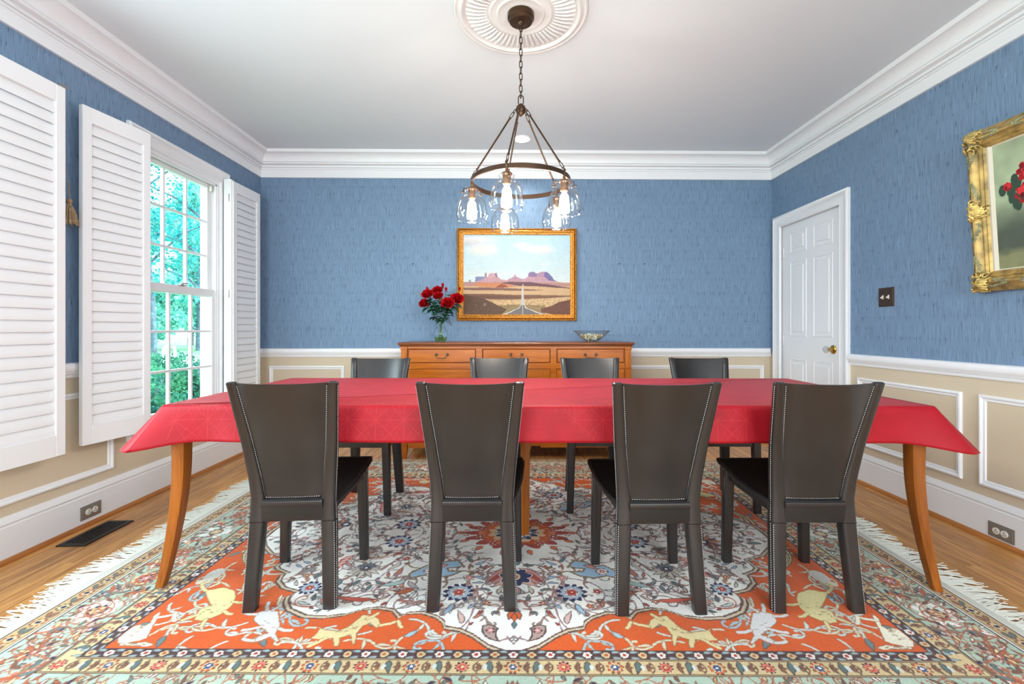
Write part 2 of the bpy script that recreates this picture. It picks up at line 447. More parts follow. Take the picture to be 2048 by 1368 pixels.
make_window('window_2', W2[0], False)
for k, x0 in ((3, -1.9), (4, 0.5)):  # unseen rear windows, added to carry the fill lights
    mb = MB(); rectframe(mb, lambda u, w, d: (u, YR + d, w), x0 - 0.09, x0 + 1.59, 0.46, 2.44, [(0, 0), (0, 0.02), (0.05, 0.024), (0.09, 0.015), (0.09, -0.12)])
    mb.box(x0 + 0.735, x0 + 0.765, YR - 0.1, YR - 0.04, 0.55, 2.35); mb.box(x0, x0 + 1.5, YR - 0.1, YR - 0.04, 1.43, 1.47)
    struct(mb.build('window_%d' % k, WHITE))

# ---- louvred shutters
def make_shutter(name, p_hinge, p_free, z0, z1, label, hinges, face):
    """local x along the width from the hinge edge, y is thickness"""
    ph, pf = Vector(p_hinge), Vector(p_free); d = pf - ph; wd = d.length
    s = empty(name, (ph.x, ph.y, z0), math.atan2(d.y, d.x)); h = z1 - z0; T = 0.014
    tag(s, label, 'shutter', 'louvred window shutters')
    st = 0.047
    MB().box(0, st, -T, T, 0, h).build('stile', WHITE, s, bevel=0.003)
    MB().box(wd - st, wd, -T, T, 0, h).build('stile', WHITE, s, bevel=0.003)
    MB().box(st, wd - st, -T, T, 0, 0.105).build('rail', WHITE, s, bevel=0.002)
    MB().box(st, wd - st, -T, T, h - 0.085, h).build('rail', WHITE, s, bevel=0.002)
    n = 29; pitch = (h - 0.19) / n; hw = 0.0315
    lm = MB(); sgn = face
    a = math.radians(78)
    ring = []
    for k in range(10):
        t = 2 * PI * k / 10
        u, v = hw * math.cos(t), 0.0042 * math.sin(t)
        ring.append((u * math.cos(a) * sgn - v * math.sin(a) * sgn, u * math.sin(a) + v * math.cos(a)))
    lm.loft([[(st + 0.002, y, z) for y, z in ring], [(wd - st - 0.002, y, z) for y, z in ring]])
    l0 = None
    for i in range(n):
        loc = (0, 0, 0.105 + pitch * (i + 0.5))
        if l0 is None: l0 = lm.build('louver', WHITE, s, smooth=50); l0.location = loc
        else: share(l0, s, loc)
    for z in (0.12, h * 0.5, h - 0.14) if hinges else ():
        hg = MB(); hg.box(-0.020, 0.016, sgn * T, sgn * (T + 0.002), z - 0.032, z + 0.032)
        hg.tube([(0, sgn * (T + 0.003), z - 0.034), (0, sgn * (T + 0.003), z + 0.034)], 0.0045, 8)
        for dz in (-0.02, 0.02):
            for dx in (-0.012, 0.010): hg.ball((dx, sgn * (T + 0.002), z + dz), 0.0028, 6, 4)
        hg.build('hinge', STEEL, s, smooth=True)
    return s, wd, h
s1, w_, h_ = make_shutter('window_shutter', (-2.27, 1.94), (-2.26, 2.32), 0.463, 2.298, 'white louvred shutter at the left edge, nearest the camera, cut off by the frame', False, 1)
c = MB(); c.box(w_ - 0.03, w_ + 0.012, -0.010, 0.012, h_, h_ + 0.006); c.box(w_ - 0.024, w_ + 0.02, -0.006, 0.006, h_ + 0.006, h_ + 0.018); c.build('catch', STEEL, s1, bevel=0.001)
s2, w_, h_ = make_shutter('window_shutter', (-2.257, 2.855), (-2.318, 2.475), 0.463, 2.298, 'white louvred shutter folded open on the left of the uncovered window', True, -1)
c = MB(); c.box(w_ - 0.052, w_ - 0.012, -0.020, -0.0142, 0.012, 0.034); c.tube([(w_ - 0.045, -0.021, 0.023), (w_ - 0.02, -0.021, 0.023)], 0.005, 8); c.build('catch', STEEL, s2, bevel=0.001)
s3, w_, h_ = make_shutter('window_shutter', (-2.290, 3.742), (-2.280, 4.115), 0.463, 2.298, 'white louvred shutter folded open between the window and the back corner', True, 1)
c = MB(); c.box(w_ - 0.01, w_ + 0.014, -0.010, 0.010, h_ - 0.03, h_ - 0.012); c.build('catch', BLACKM, s3, bevel=0.001)

# ---- door in the right wall, beside the back corner
d = struct(empty('door_1', (XR, DO[0], 0)))
prof = [(0, 0.0), (0.0, 0.021), (0.008, 0.026), (0.018, 0.026), (0.026, 0.020), (0.06, 0.016), (0.088, 0.013), (0.094, 0.016), (0.100, 0.012), (0.104, 0.0)]
rings = []
for cu, cw, su, sw in ((-0.095, 0.0, 1, 0), (-0.095, 2.135, 1, -1), (0.872, 2.135, -1, -1), (0.872, 0.0, -1, 0)):
    rings.append([(-dd, cu + su * i, cw + sw * i) for i, dd in prof])
MB().loft(rings, True, False).build('casing', WHITE, d, smooth=35)
j = MB(); j.box(0, 0.14, 0, 0.016, 0, 2.065); j.box(0, 0.14, 0.794, 0.81, 0, 2.065); j.box(0, 0.14, 0.016, 0.794, 2.049, 2.065); j.build('jamb', WHITE, d)
MB().box(0.020, 0.052, 0.019, 0.791, 0.012, 2.046).build('door_leaf', WHITE, d, bevel=0.002)
for y0, y1 in ((0.115, 0.35), (0.435, 0.665)):
    for z0, z1 in ((0.15, 0.83), (1.025, 1.695), (1.765, 1.957)):
        mb = MB(); rectframe(mb, lambda u, w, q: (0.020 - q, u, w), y0, y1, z0, z1, [(0, 0.0), (0.004, 0.0035), (0.012, 0.004), (0.018, -0.006), (0.026, -0.006), (0.045, 0.003)])
        mb.box(0.014, 0.030, y0 + 0.044, y1 - 0.044, z0 + 0.044, z1 - 0.044)
        mb.box(0.0201, 0.03, y0 + 0.01, y1 - 0.01, z0 + 0.01, z1 - 0.01)
        mb.build('raised_panel', WHITE, d, smooth=25)
for z in (1.80, 0.99, 0.2):
    hg = MB(); hg.tube([(0.012, 0.793, z - 0.045), (0.012, 0.793, z + 0.045)], 0.007, 10); hg.ball((0.012, 0.793, z + 0.049), 0.0055, 8, 5); hg.ball((0.012, 0.793, z - 0.049), 0.0055, 8, 5)
    hg.box(0.016, 0.0205, 0.762, 0.793, z - 0.044, z + 0.044); hg.build('hinge', WHITE, d, smooth=True)
kn = MB().lathe([(0.0, -0.018), (0.034, -0.018), (0.034, -0.012), (0.028, -0.007), (0.014, -0.004), (0.011, 0.006), (0.013, 0.018), (0.010, 0.022), (0, 0.022)], 20)
kn.xform(Matrix.Translation((0.002, 0.108, 0.932)) @ Matrix.Rotation(-PI / 2, 4, 'Y')); ko = kn.build('door_knob', BRASS, d, smooth=True)
gk = MB().lathe([(0.0, 0.020), (0.016, 0.021), (0.026, 0.030), (0.029, 0.042), (0.025, 0.054), (0.014, 0.061), (0.0, 0.062)], 8)
gk.xform(Matrix.Translation((0.002, 0.108, 0.932)) @ Matrix.Rotation(-PI / 2, 4, 'Y'))
tag(gk.build('crystal_grip', thin_glass('crystal', (0.9, 0.9, 0.88), 1.6, 2.2, 0.05), ko), 'faceted clear glass grip')

# ---- small wall fittings
def outlet(loc, rz, label):
    o = empty('power_outlet', loc, rz); tag(o, label, 'outlet', 'duplex outlets in the baseboards')
    mb = MB(); mb.box(-0.062, 0.062, -0.004, 0.0, -0.037, 0.037); mb.box(-0.056, 0.056, -0.006, -0.004, -0.031, 0.031)
    mb.build('cover_plate', PLATE, o, bevel=0.0015)
    for sx in (-1, 1):
        r = MB(); r.lathe([(0.0165, 0), (0.0165, 0.004), (0, 0.004)], 18); r.xform(Matrix.Translation((sx * 0.0195, -0.006, 0)) @ Matrix.Rotation(PI / 2, 4, 'X'))
        ro = r.build('receptacle', IVORY, o, smooth=30)
        sl = MB(); sl.box(sx * 0.0195 - 0.001, sx * 0.0195 + 0.001 , -0.0112, -0.0099, 0.002, 0.009); sl.box(sx * 0.0195 - 0.008, sx * 0.0195 - 0.001, -0.0112, -0.0099, -0.0065, -0.0045); sl.box(sx * 0.0195 + 0.002, sx * 0.0195 + 0.009, -0.0112, -0.0099, -0.0065, -0.0045)
        sl.build('slot', BLACKM, ro)
    sm = MB(); sm.lathe([(0.003, 0), (0.003, 0.0015), (0, 0.0018)], 10); sm.xform(Matrix.Translation((0, -0.006, 0)) @ Matrix.Rotation(PI / 2, 4, 'X')); sm.build('screw', STEEL, o, smooth=True)
outlet((XL + 0.0165, 2.577, 0.079), PI / 2, 'pewter outlet plate on the baseboard below the shutters')
outlet((XR - 0.0165, 2.255, 0.066), -PI / 2, 'pewter outlet plate on the right baseboard')
sw = empty('light_switch', (XR, 2.98, 1.303), -PI / 2); tag(sw, 'dark bronze double switch plate beside the white door', 'light switch')
mb = MB(); mb.box(-0.063, 0.063, -0.004, 0, -0.063, 0.063); mb.box(-0.057, 0.057, -0.007, -0.004, -0.057, 0.057); mb.build('cover_plate', PLATED, sw, bevel=0.0015)
for sx in (-1, 1):
    MB().box(sx * 0.023 - 0.006, sx * 0.023 + 0.006, -0.0078, -0.006, -0.013, 0.013).build('toggle_slot', IVORY, sw)
    mb = MB().box(-0.0042, 0.0042, -0.016, 0, -0.0045, 0.0045); mb.xform(Matrix.Translation((sx * 0.023, -0.0078, 0.003)) @ Matrix.Rotation(0.5, 4, 'X')); mb.build('toggle', IVORY, sw, bevel=0.001)
    for sz in (-1, 1):
        sm = MB().lathe([(0.0035, 0), (0.0035, 0.0012), (0, 0.0016)], 10); sm.xform(Matrix.Translation((sx * 0.023, -0.007, sz * 0.030)) @ Matrix.Rotation(PI / 2, 4, 'X')); sm.build('screw', BLACKM, sw, smooth=True)
for x, z, l in ((-1.188, 1.707, 'small dark nail in the blue wall, farther left of the desert picture'), (-0.946, 1.708, 'small dark nail in the blue wall, nearer the desert picture on its left'), (1.009, 1.712, 'small dark nail in the blue wall nearer the desert picture on its right'), (1.248, 1.712, 'small dark nail in the blue wall farther right of the desert picture')):
    n = MB().lathe([(0.0022, -0.01), (0.0022, 0.008), (0.006, 0.009), (0.006, 0.011), (0, 0.012)], 10); n.xform(Matrix.Rotation(PI / 2, 4, 'X'))
    n = n.build('wall_nail', BLACKM, smooth=True); n.location = (x, YB, z); tag(n, l, 'nail', 'nails left in the back wall')

# floor register: frame, bars and a dark well
v = empty('floor_vent', (-2.222, 2.465, 0.0), math.radians(1)); tag(v, 'black metal floor register with slotted grille beside the left wall', 'floor vent')
mb = MB(); rectframe(mb, lambda u, w, q: (u, w, q), -0.072, 0.072, -0.152, 0.152, [(0, 0.0), (0.002, 0.006), (0.024, 0.008), (0.025, 0.002)]); mb.build('frame', BLACKM, v, smooth=30)
MB().box(-0.05, 0.05, -0.13, 0.13, 0.0, 0.0012).build('well', mat('vent_dark', (8, 8, 8), 0.9), v)
mb = MB().box(-0.048, 0.048, -0.0032, 0.0032, 0.0012, 0.0075); b0 = None
for i in range(13):
    loc = (0, -0.114 + 0.019 * i, 0)
    if b0 is None: b0 = mb.build('bar', BLACKM, v); b0.location = loc
    else: share(b0, v, loc)
for x in (-0.024, 0.0, 0.024): MB().box(x - 0.003, x + 0.003, -0.13, 0.13, 0.0012, 0.0068).build('cross_bar', BLACKM, v)

# tassel hung behind the near shutter
t = empty('tassel', (-2.335, 2.43, 1.655)); tag(t, 'tan straw tassel with a wooden bead hanging beside the nearest shutter', 'tassel')
MB().ball((0, 0, 0.108), (0.013, 0.013, 0.016), 12, 8).build('bead', mat('bead_wood', (150, 112, 80), 0.5), t, smooth=True)
MB().tube([(0, 0, 0.12), (0.0, 0.0, 0.20), (-0.03, 0.0, 0.24)], 0.002, 6).build('cord', mat('straw_cord', (150, 125, 90), 0.8), t)
mb = MB(); random.seed(9)
for i in range(70):
    a = random.random() * 2 * PI; r = 0.012 + 0.030 * math.sqrt(random.random()); l = 0.1 + 0.02 * random.random()
    mb.tube([(0.006 * math.cos(a), 0.006 * math.sin(a), 0.098), (r * 0.6 * math.cos(a), r * 0.6 * math.sin(a), 0.06), (r * math.cos(a), r * math.sin(a), 0.098 - l)], 0.0014, 4)
tag(mb.build('skirt', mat('straw', (158, 132, 100), 0.8, var=(90, 0.3)), t), kind='stuff')

# ---- ceiling: plaster medallion, recessed light
CX, CY = 0.040, 2.37
md = empty('ceiling_medallion', (CX, CY, H)); tag(md, 'round white plaster ceiling medallion with radiating fluted leaves', 'medallion')
R0 = 0.347
mb = MB(); NS = 96 * 2
prof = [(R0, 0.0), (R0, -0.010), (R0 - 0.008, -0.016), (R0 - 0.016, -0.012), (R0 - 0.022, -0.012), (R0 - 0.030, -0.020), (R0 - 0.040, -0.022), (R0 - 0.048, -0.016), (0.292, -0.008), (0.2, -0.006), (0.168, -0.010), (0.160, -0.016), (0.148, -0.012), (0.128, -0.012), (0.12, -0.018), (0.112, -0.013), (0.085, -0.013), (0.0, -0.013)]
mb.lathe([(max(r, 0.002), z) for r, z in prof], 96); mb.build('disc', PLASTER, md, smooth=35)
leaf = MB(); rg = []
for k in range(9):
    q = k / 8; r = 0.178 + 0.108 * q; hw = (0.0058 + 0.0062 * q) * (1 if k < 7 else (0.9 if k == 7 else 0.35)); hh = 0.010 + 0.006 * math.sin(PI * q)
    rg.append([(r, hw * math.cos(a), -0.006 - hh * math.sin(a) - 0.0016 * (k % 2)) for a in [PI * i / 6 for i in range(7)]])
leaf.loft(rg, True, False); l0 = None
NL = 54
for i in range(NL):
    if l0 is None: l0 = leaf.build('leaf', PLASTER, md, smooth=60); l0.rotation_euler = (0, 0, 0)
    else: share(l0, md, rot=(0, 0, 2 * PI * i / NL))
rl_e = mat('lamp_glow', (255, 244, 225), 0.5)
rl_e.node_tree.nodes['Principled BSDF'].inputs['Emission Color'].default_value = (1, 0.93, 0.82, 1); rl_e.node_tree.nodes['Principled BSDF'].inputs['Emission Strength'].default_value = 9
def downlight(x, y, label, watts):
    r = empty('recessed_light', (x, y, H)); tag(r, label, 'ceiling light', 'recessed ceiling lights')
    MB().lathe([(0.078, 0.0), (0.078, -0.004), (0.070, -0.008), (0.058, -0.004), (0.055, 0.0)], 32).build('trim_ring', WHITE, r, smooth=True)
    MB().lathe([(0.057, -0.003), (0.05, -0.012), (0.03, -0.022), (0.002, -0.026)], 24).build('lens', rl_e, r, smooth=True)
    sd = bpy.data.lights.new('downlight_beam', 'SPOT'); sd.energy = watts; sd.spot_size = math.radians(125); sd.spot_blend = 0.8; sd.shadow_soft_size = 0.05; sd.color = (1, 0.95, 0.87)
    so = bpy.data.objects.new('downlight_beam', sd); COL.objects.link(so); so.parent = r; so.location = (0, 0, -0.03)
downlight(0.077, 3.945, 'lit recessed ceiling light in front of the back wall', 46)
# ================================================================== DINING TABLE
TR = -0.0240                                    # table, chairs and rug stand a little askew to the back wall
TC = (0.150, 2.438)
tb = empty('dining_table', (TC[0], TC[1], 0), TR); tag(tb, 'long wooden dining table with outswept sabre legs under the red cloth', 'table')
TA, TB = 1.612, 0.532
MB().box(-TA, TA, -TB, TB, 0.737, 0.765).build('table_top', CHERRYD, tb, bevel=0.004)
ap = MB()
ap.box(-TA + 0.09, TA - 0.09, -TB + 0.05, -TB + 0.075, 0.655, 0.737); ap.box(-TA + 0.09, TA - 0.09, TB - 0.075, TB - 0.05, 0.655, 0.737)
ap.build('side_rail', LEGWOOD, tb)
ap = MB(); ap.box(-TA + 0.05, -TA + 0.075, -TB + 0.09, TB - 0.09, 0.655, 0.737); ap.box(TA - 0.075, TA - 0.05, -TB + 0.09, TB - 0.09, 0.655, 0.737); ap.build('end_rail', LEGWOOD, tb)
def sabre(sx, sy):
    mb = MB(); rg = []
    for k in range(19):
        z = 0.737 * (1 - k / 18)
        q = 1 - z / 0.737
        hw = lerp([(0, 0.029), (0.17, 0.028), (0.48, 0.025), (1, 0.0165)], q)
        out = 0.0535 * max(0, (q - 0.3) / 0.7) ** 1.7
        cx = sx * (TA - 0.044 + out); cy = sy * (TB - 0.042 + out * 0.85)
        rg.append(rrect(cx, cy, z + (0.009 if k == 18 else 0), hw, hw, 0.004, 2))
    rg.reverse(); return mb.loft(rg).build('leg', LEGWOOD, tb, smooth=35)
for sx in (-1, 1):
    for sy in (-1, 1): sabre(sx, sy)
MB().loft([rrect(-0.085, -0.03, z, h, h, 0.004, 2) for z, h in ((0.009, 0.020), (0.3, 0.023), (0.6, 0.028), (0.737, 0.03))]).build('centre_leg', LEGWOOD, tb, smooth=35)

# ---- red tablecloth: flat top, skirt with flaring corner folds
def cloth_mat():
    m, nt, b, N, L = nodes_of('red_damask')
    uv = N('ShaderNodeUVMap'); uv.uv_map = 'cloth'
    sp = N('ShaderNodeSeparateXYZ'); L(uv.outputs[0], sp.inputs[0])
    def mth(op, a, b_=None):
        n = N('ShaderNodeMath'); n.operation = op
        for i, q in enumerate((a, b_)):
            if q is None: continue
            if isinstance(q, (int, float)): n.inputs[i].default_value = q
            else: L(q, n.inputs[i])
        return n.outputs[0]
    u, v = sp.outputs[0], sp.outputs[1]
    P = 0.118
    def line(e, w):
        t = mth('FRACT', mth('DIVIDE', e, P)); d = mth('ABSOLUTE', mth('SUBTRACT', t, 0.5)); return mth('GREATER_THAN', d, 0.5 - w)
    ls = [line(u, 0.012), line(v, 0.012), line(mth('ADD', u, v), 0.014), line(mth('SUBTRACT', u, v), 0.014), line(mth('ADD', mth('MULTIPLY', u, 2), v), 0.012), line(mth('SUBTRACT', mth('MULTIPLY', u, 2), v), 0.012)]
    tot = ls[0]
    for q in ls[1:]: tot = mth('MAXIMUM', tot, q)
    vo = N('ShaderNodeTexNoise'); vo.inputs['Scale'].default_value = 4.2; vo.inputs['Detail'].default_value = 0; L(uv.outputs[0], vo.inputs['Vector'])
    msk = mth('GREATER_THAN', vo.outputs['Fac'], 0.47)
    pat = mth('MULTIPLY', tot, msk)
    wv = N('ShaderNodeTexNoise'); wv.inputs['Scale'].default_value = 9; wv.inputs['Detail'].default_value = 5; L(uv.outputs[0], wv.inputs['Vector'])
    r = ramp(N, [(0.3, rgba((152, 8, 24))), (0.7, rgba((168, 12, 30)))]); L(wv.outputs['Fac'], r.inputs['Fac'])
    mx = N('ShaderNodeMix'); mx.data_type = 'RGBA'; L(mth('MULTIPLY', pat, 0.26), mx.inputs[0]); L(r.outputs['Color'], mx.inputs[6]); mx.inputs[7].default_value = rgba((214, 62, 60)); L(mx.outputs[2], b.inputs['Base Color'])
    b.inputs['Roughness'].default_value = 0.55; b.inputs['Specular IOR Level'].default_value = 0.3; b.inputs['Sheen Weight'].default_value = 0.12; b.inputs['Sheen Tint'].default_value = (1, 0.35, 0.38, 1)
    b.inputs['Sheen Roughness'].default_value = 0.4
    mp = N('ShaderNodeMapping'); mp.inputs['Scale'].default_value = (3, 26, 1); L(uv.outputs[0], mp.inputs[0])
    n3 = N('ShaderNodeTexNoise'); n3.inputs['Scale'].default_value = 1; n3.inputs['Detail'].default_value = 4; L(mp.outputs[0], n3.inputs['Vector'])
    bn = N('ShaderNodeBump'); bn.inputs['Strength'].default_value = 0.35; bn.inputs['Distance'].default_value = 0.004
    L(n3.outputs['Fac'], bn.inputs['Height']); L(bn.outputs['Normal'], b.inputs['Normal'])
    return m
def make_cloth():
    a, b_, cr, zt = TA + 0.006, TB + 0.006, 0.014, 0.7685
    per = []                                        # (x, y, nx, ny, corner distance, corner dir)
    def side(p, q, n, dist):
        m = max(2, int(dist / 0.02)); out = []
        for i in range(m):
            t = i / m; out.append((p[0] + (q[0] - p[0]) * t, p[1] + (q[1] - p[1]) * t, n[0], n[1], min(t, 1 - t) * dist))
        return out
    cs = [(1, -1), (1, 1), (-1, 1), (-1, -1)]
    per += side((-a + cr, -b_), (a - cr, -b_), (0, -1), 2 * a)
    for ci, (sx, sy) in enumerate(cs):
        a0 = -PI / 2 + ci * PI / 2
        for i in range(7):
            t = a0 + PI / 2 * i / 6; per.append((sx * (a - cr) + cr * math.cos(t), sy * (b_ - cr) + cr * math.sin(t), math.cos(t), math.sin(t), 0.0))
        if ci == 0: per += side((a, -b_ + cr), (a, b_ - cr), (1, 0), 2 * b_)[1:]
        if ci == 1: per += side((a - cr, b_), (-a + cr, b_), (0, 1), 2 * a)[1:]
        if ci == 2: per += side((-a, b_ - cr), (-a, -b_ + cr), (-1, 0), 2 * b_)[1:]
    rng = np.random.default_rng(3); n = len(per)
    s = np.linspace(0, 2 * PI, n, endpoint=False)
    wav = sum(rng.normal() * np.sin(s * k + rng.random() * 6) for k in range(9, 30, 2)) / 5
    rows = []; uvs = []
    ts = [0, 0.04, 0.10, 0.2, 0.35, 0.5, 0.65, 0.8, 0.92, 1.0]
    rows.append([((x - nx * 0.02), (y - ny * 0.02), zt) for x, y, nx, ny, d in per]); uvs.append([(x - nx * .02, y - ny * .02) for x, y, nx, ny, d in per])
    for t in ts:
        rw = []; ru = []
        for i, (x, y, nx, ny, d) in enumerate(per):
            g = math.exp(-(d / 0.075) ** 2) if d < 0.4 else 0.0
            sx, sy = (1 if x > 0 else -1), (1 if y > 0 else -1)
            rd = 0.006 * math.sin(min(1, t / 0.06) * PI / 2)
            end = abs(nx) > 0.9
            off = rd + (0.016 if not end else 0.03) * t + 0.004 * t * wav[i]
            gx, gy = g * t * 0.095, g * t * 0.055
            # fabric beside the fold is pulled in towards the table
            pull = -0.010 * t * math.exp(-((d - 0.20) / 0.09) ** 2) if g < 0.9 else 0
            z = zt - 0.006 * min(1, t / 0.06) - t * (0.142 + 0.030 * g)
            rw.append((x + nx * (off + pull) + sx * gx, y + ny * (off + pull) + sy * gy, z)); ru.append((x + nx * t * 0.15, y + ny * t * 0.15))
        rows.append(rw); uvs.append(ru)
    vs = [p for r in rows for p in r]; uv = [p for r in uvs for p in r]; fs = []
    for i in range(len(rows) - 1):
        for j in range(n): fs.append((i * n + j, (i + 1) * n + j, (i + 1) * n + (j + 1) % n, i * n + (j + 1) % n))
    # top as a fan of the inner ring
    fs.append(tuple(range(n)))
    me = bpy.data.meshes.new('tablecloth'); me.from_pydata(vs, [], fs)
    ul = me.uv_layers.new(name='cloth')
    for lp in me.loops: ul.data[lp.index].uv = uv[lp.vertex_index]
    me.materials.append(cloth_mat())
    me.polygons.foreach_set('use_smooth', [True] * len(me.polygons)); me.set_sharp_from_angle(angle=math.radians(60))
    o = bpy.data.objects.new('tablecloth', me); COL.objects.link(o)
    o.location = (TC[0], TC[1], 0); o.rotation_euler = (0, 0, TR)
    sd = o.modifiers.new('thickness', 'SOLIDIFY'); sd.thickness = 0.0015; sd.offset = 1
    tag(o, 'red damask tablecloth with geometric lines hanging over the long table', 'tablecloth')
make_cloth()

# ================================================================== CHAIRS
def leather_mat():
    m, nt, b, N, L = nodes_of('dark_leather')
    tc = N('ShaderNodeTexCoord')
    n = N('ShaderNodeTexNoise'); n.inputs['Scale'].default_value = 5; n.inputs['Detail'].default_value = 4; L(tc.outputs['Object'], n.inputs['Vector'])
    r = ramp(N, [(0.3, rgba((29, 27, 26))), (0.7, rgba((42, 39, 38)))]); L(n.outputs['Fac'], r.inputs['Fac']); L(r.outputs['Color'], b.inputs['Base Color'])
    rr = N('ShaderNodeMapRange'); rr.inputs['To Min'].default_value = 0.24; rr.inputs['To Max'].default_value = 0.34; L(n.outputs['Fac'], rr.inputs['Value']); L(rr.outputs[0], b.inputs['Roughness'])
    b.inputs['Specular IOR Level'].default_value = 0.7
    v = N('ShaderNodeTexNoise'); v.inputs['Scale'].default_value = 14; v.inputs['Detail'].default_value = 2; L(tc.outputs['Object'], v.inputs['Vector'])
    bn = N('ShaderNodeBump'); bn.inputs['Strength'].default_value = 0.06; bn.inputs['Distance'].default_value = 0.004
    L(v.outputs['Fac'], bn.inputs['Height']); L(bn.outputs['Normal'], b.inputs['Normal'])
    return m
LEATHER = leather_mat()
SEATL = mat('black_seat_leather', (24, 21, 20), 0.5, spec=0.35)
THREAD = mat('pale_thread', (196, 194, 190), 0.7)
OW = [(0, 0.176), (0.33, 0.164), (0.414, 0.160), (0.5, 0.166), (0.64, 0.179), (0.886, 0.202)]
YC = [(0, -0.187), (0.2, -0.165), (0.33, -0.153), (0.42, -0.150), (0.5, -0.158), (0.64, -0.185), (0.886, -0.255)]
PWD = [(0, 0.051), (0.33, 0.056), (0.414, 0.052), (0.6, 0.044), (0.886, 0.037)]
def make_chair():
    c = empty('dining_chair')
    def post(sx, z0, z1, n, hy, name):
        rg = []
        for i in range(n + 1):
            z = z0 + (z1 - z0) * i / n; w = lerp(PWD, z) / 2
            rg.append(rrect(sx * (lerp(OW, z) - w), lerp(YC, z), z, w, lerp(hy, z), 0.011, 3))
        if z1 > 0.8:
            top = rg[-1]; mx = sum(p[0] for p in top) / len(top); my = sum(p[1] for p in top) / len(top)
            rg.append([(mx + (p[0] - mx) * 0.75, my + (p[1] - my) * 0.6, z1 + 0.005) for p in top])
        return MB().loft(rg).build(name, LEATHER, c, smooth=50)
    for sx in (-1, 1):
        post(sx, 0.001, 0.331, 6, [(0, 0.022), (0.33, 0.025)], 'rear_leg')
        post(sx, 0.333, 0.882, 12, [(0.33, 0.025), (0.45, 0.021), (0.886, 0.016)], 'back_post')
        rg = [rrect(sx * lerp([(0, 0.181), (0.44, 0.172)], z), 0.186, z, h, h, 0.008, 3) for z, h in ((0.001, 0.0195), (0.2, 0.021), (0.43, 0.023))]
        MB().loft(rg).build('front_leg', LEATHER, c, smooth=50)
    # bowed back panel between the posts
    rows_f, rows_b = [], []
    NU, NV = 16, 14
    for j in range(NV + 1):
        q = j / NV; z = 0.412 + 0.472 * q; hw = lerp(OW, z) - lerp(PWD, z) + 0.006; y = lerp(YC, z)
        bow = lerp([(0, 0.004), (0.5, 0.020), (1, 0.030)], q)
        rb, rf = [], []
        for i in range(NU + 1):
            u = -1 + 2 * i / NU; zz = z - (0.004 * (1 - u * u) if j == NV else 0)
            edge = 0.004 * abs(u) ** 8
            yy = y - bow * (1 - u * u) - 0.006 + edge
            rb.append((u * hw, yy - 0.005, zz)); rf.append((u * hw, yy + 0.006, zz))
        rows_b.append(rb); rows_f.append(rf)
    rg = [rb + rf[::-1] for rb, rf in zip(rows_b, rows_f)]
    MB().loft(rg).build('back_panel', LEATHER, c, smooth=50)
    # apron under the panel with a rolled upper edge
    hw = 0.116; sec = [(-0.172, 0.332), (-0.176, 0.340), (-0.176, 0.384), (-0.180, 0.394), (-0.183, 0.403), (-0.181, 0.412), (-0.172, 0.418), (-0.150, 0.414), (-0.142, 0.40), (-0.142, 0.332)]
    MB().loft([[(x, y, z) for y, z in sec] for x in (-hw, hw)]).build('apron', LEATHER, c, smooth=40)
    # sling seat: level front edge, dished towards the back
    NU, NV = 14, 12; top, bot = [], []
    for j in range(NV + 1):
        q = j / NV; y = -0.150 + 0.385 * q; hw = lerp([(0, 0.152), (0.25, 0.178), (0.5, 0.194), (0.8, 0.203), (0.94, 0.205), (1, 0.199)], q)
        e = lerp([(0, 0.402), (0.25, 0.414), (0.5, 0.430), (0.8, 0.456), (1, 0.466)], q); dish = 0.018 * math.sin(PI * min(1, q * 1.05)) * (1 - q * 0.6)
        ta, bo = [], []
        for i in range(NU + 1):
            u = -1 + 2 * i / NU
            z = e - dish * (1 - u * u); ta.append((u * hw, y, z)); bo.append((u * hw, y, z - 0.016))
        top.append(ta); bot.append(bo)
    MB().loft([a + b[::-1] for a, b in zip(top, bot)]).build('seat', SEATL, c, smooth=50)
    edge = [r[0] for r in top] + top[-1][1:-1] + [r[-1] for r in top[::-1]]
    MB().tube([(x, y, z - 0.006) for x, y, z in edge], 0.0095, 8).build('seat_piping', LEATHER, c, smooth=True)
    fr = MB(); fr.box(-0.165, 0.165, 0.172, 0.196, 0.392, 0.432)
    for sx in (-1, 1): fr.loft([rrect(sx * x, y, 0.375, 0.009, 0.004, 0.002, 1) for x, y in ((0.132, -0.14), (0.17, 0.17))] ) if False else fr.add([(sx * 0.128, -0.14, 0.355), (sx * 0.146, -0.14, 0.355), (sx * 0.146, -0.14, 0.39), (sx * 0.128, -0.14, 0.39), (sx * 0.162, 0.18, 0.385), (sx * 0.180, 0.18, 0.385), (sx * 0.180, 0.18, 0.42), (sx * 0.162, 0.18, 0.42)], [(0, 1, 2, 3), (4, 7, 6, 5), (0, 4, 5, 1), (1, 5, 6, 2), (2, 6, 7, 3), (3, 7, 4, 0)])
    fr.build('seat_frame', LEATHER, c)
    # stitching
    st = MB()
    def stitch(a, b):
        a, b = Vector(a), Vector(b); d = (b - a).normalized(); s = d.orthogonal().normalized(); u = d.cross(s); r = 0.0009
        vs = [p + s * r * i + u * r * k for p in (a, b) for i, k in ((1, 1), (-1, 1), (-1, -1), (1, -1))]
        st.add(vs, [(0, 1, 5, 4), (1, 2, 6, 5), (2, 3, 7, 6), (3, 0, 4, 7), (0, 3, 2, 1), (4, 5, 6, 7)])
    def run(f, t0, t1, ln):
        n = max(2, int(ln / 0.0085))
        for i in range(n):
            p = t0 + (t1 - t0) * i / n; q = t0 + (t1 - t0) * (i + 0.5) / n
            stitch(f(p), f(q))
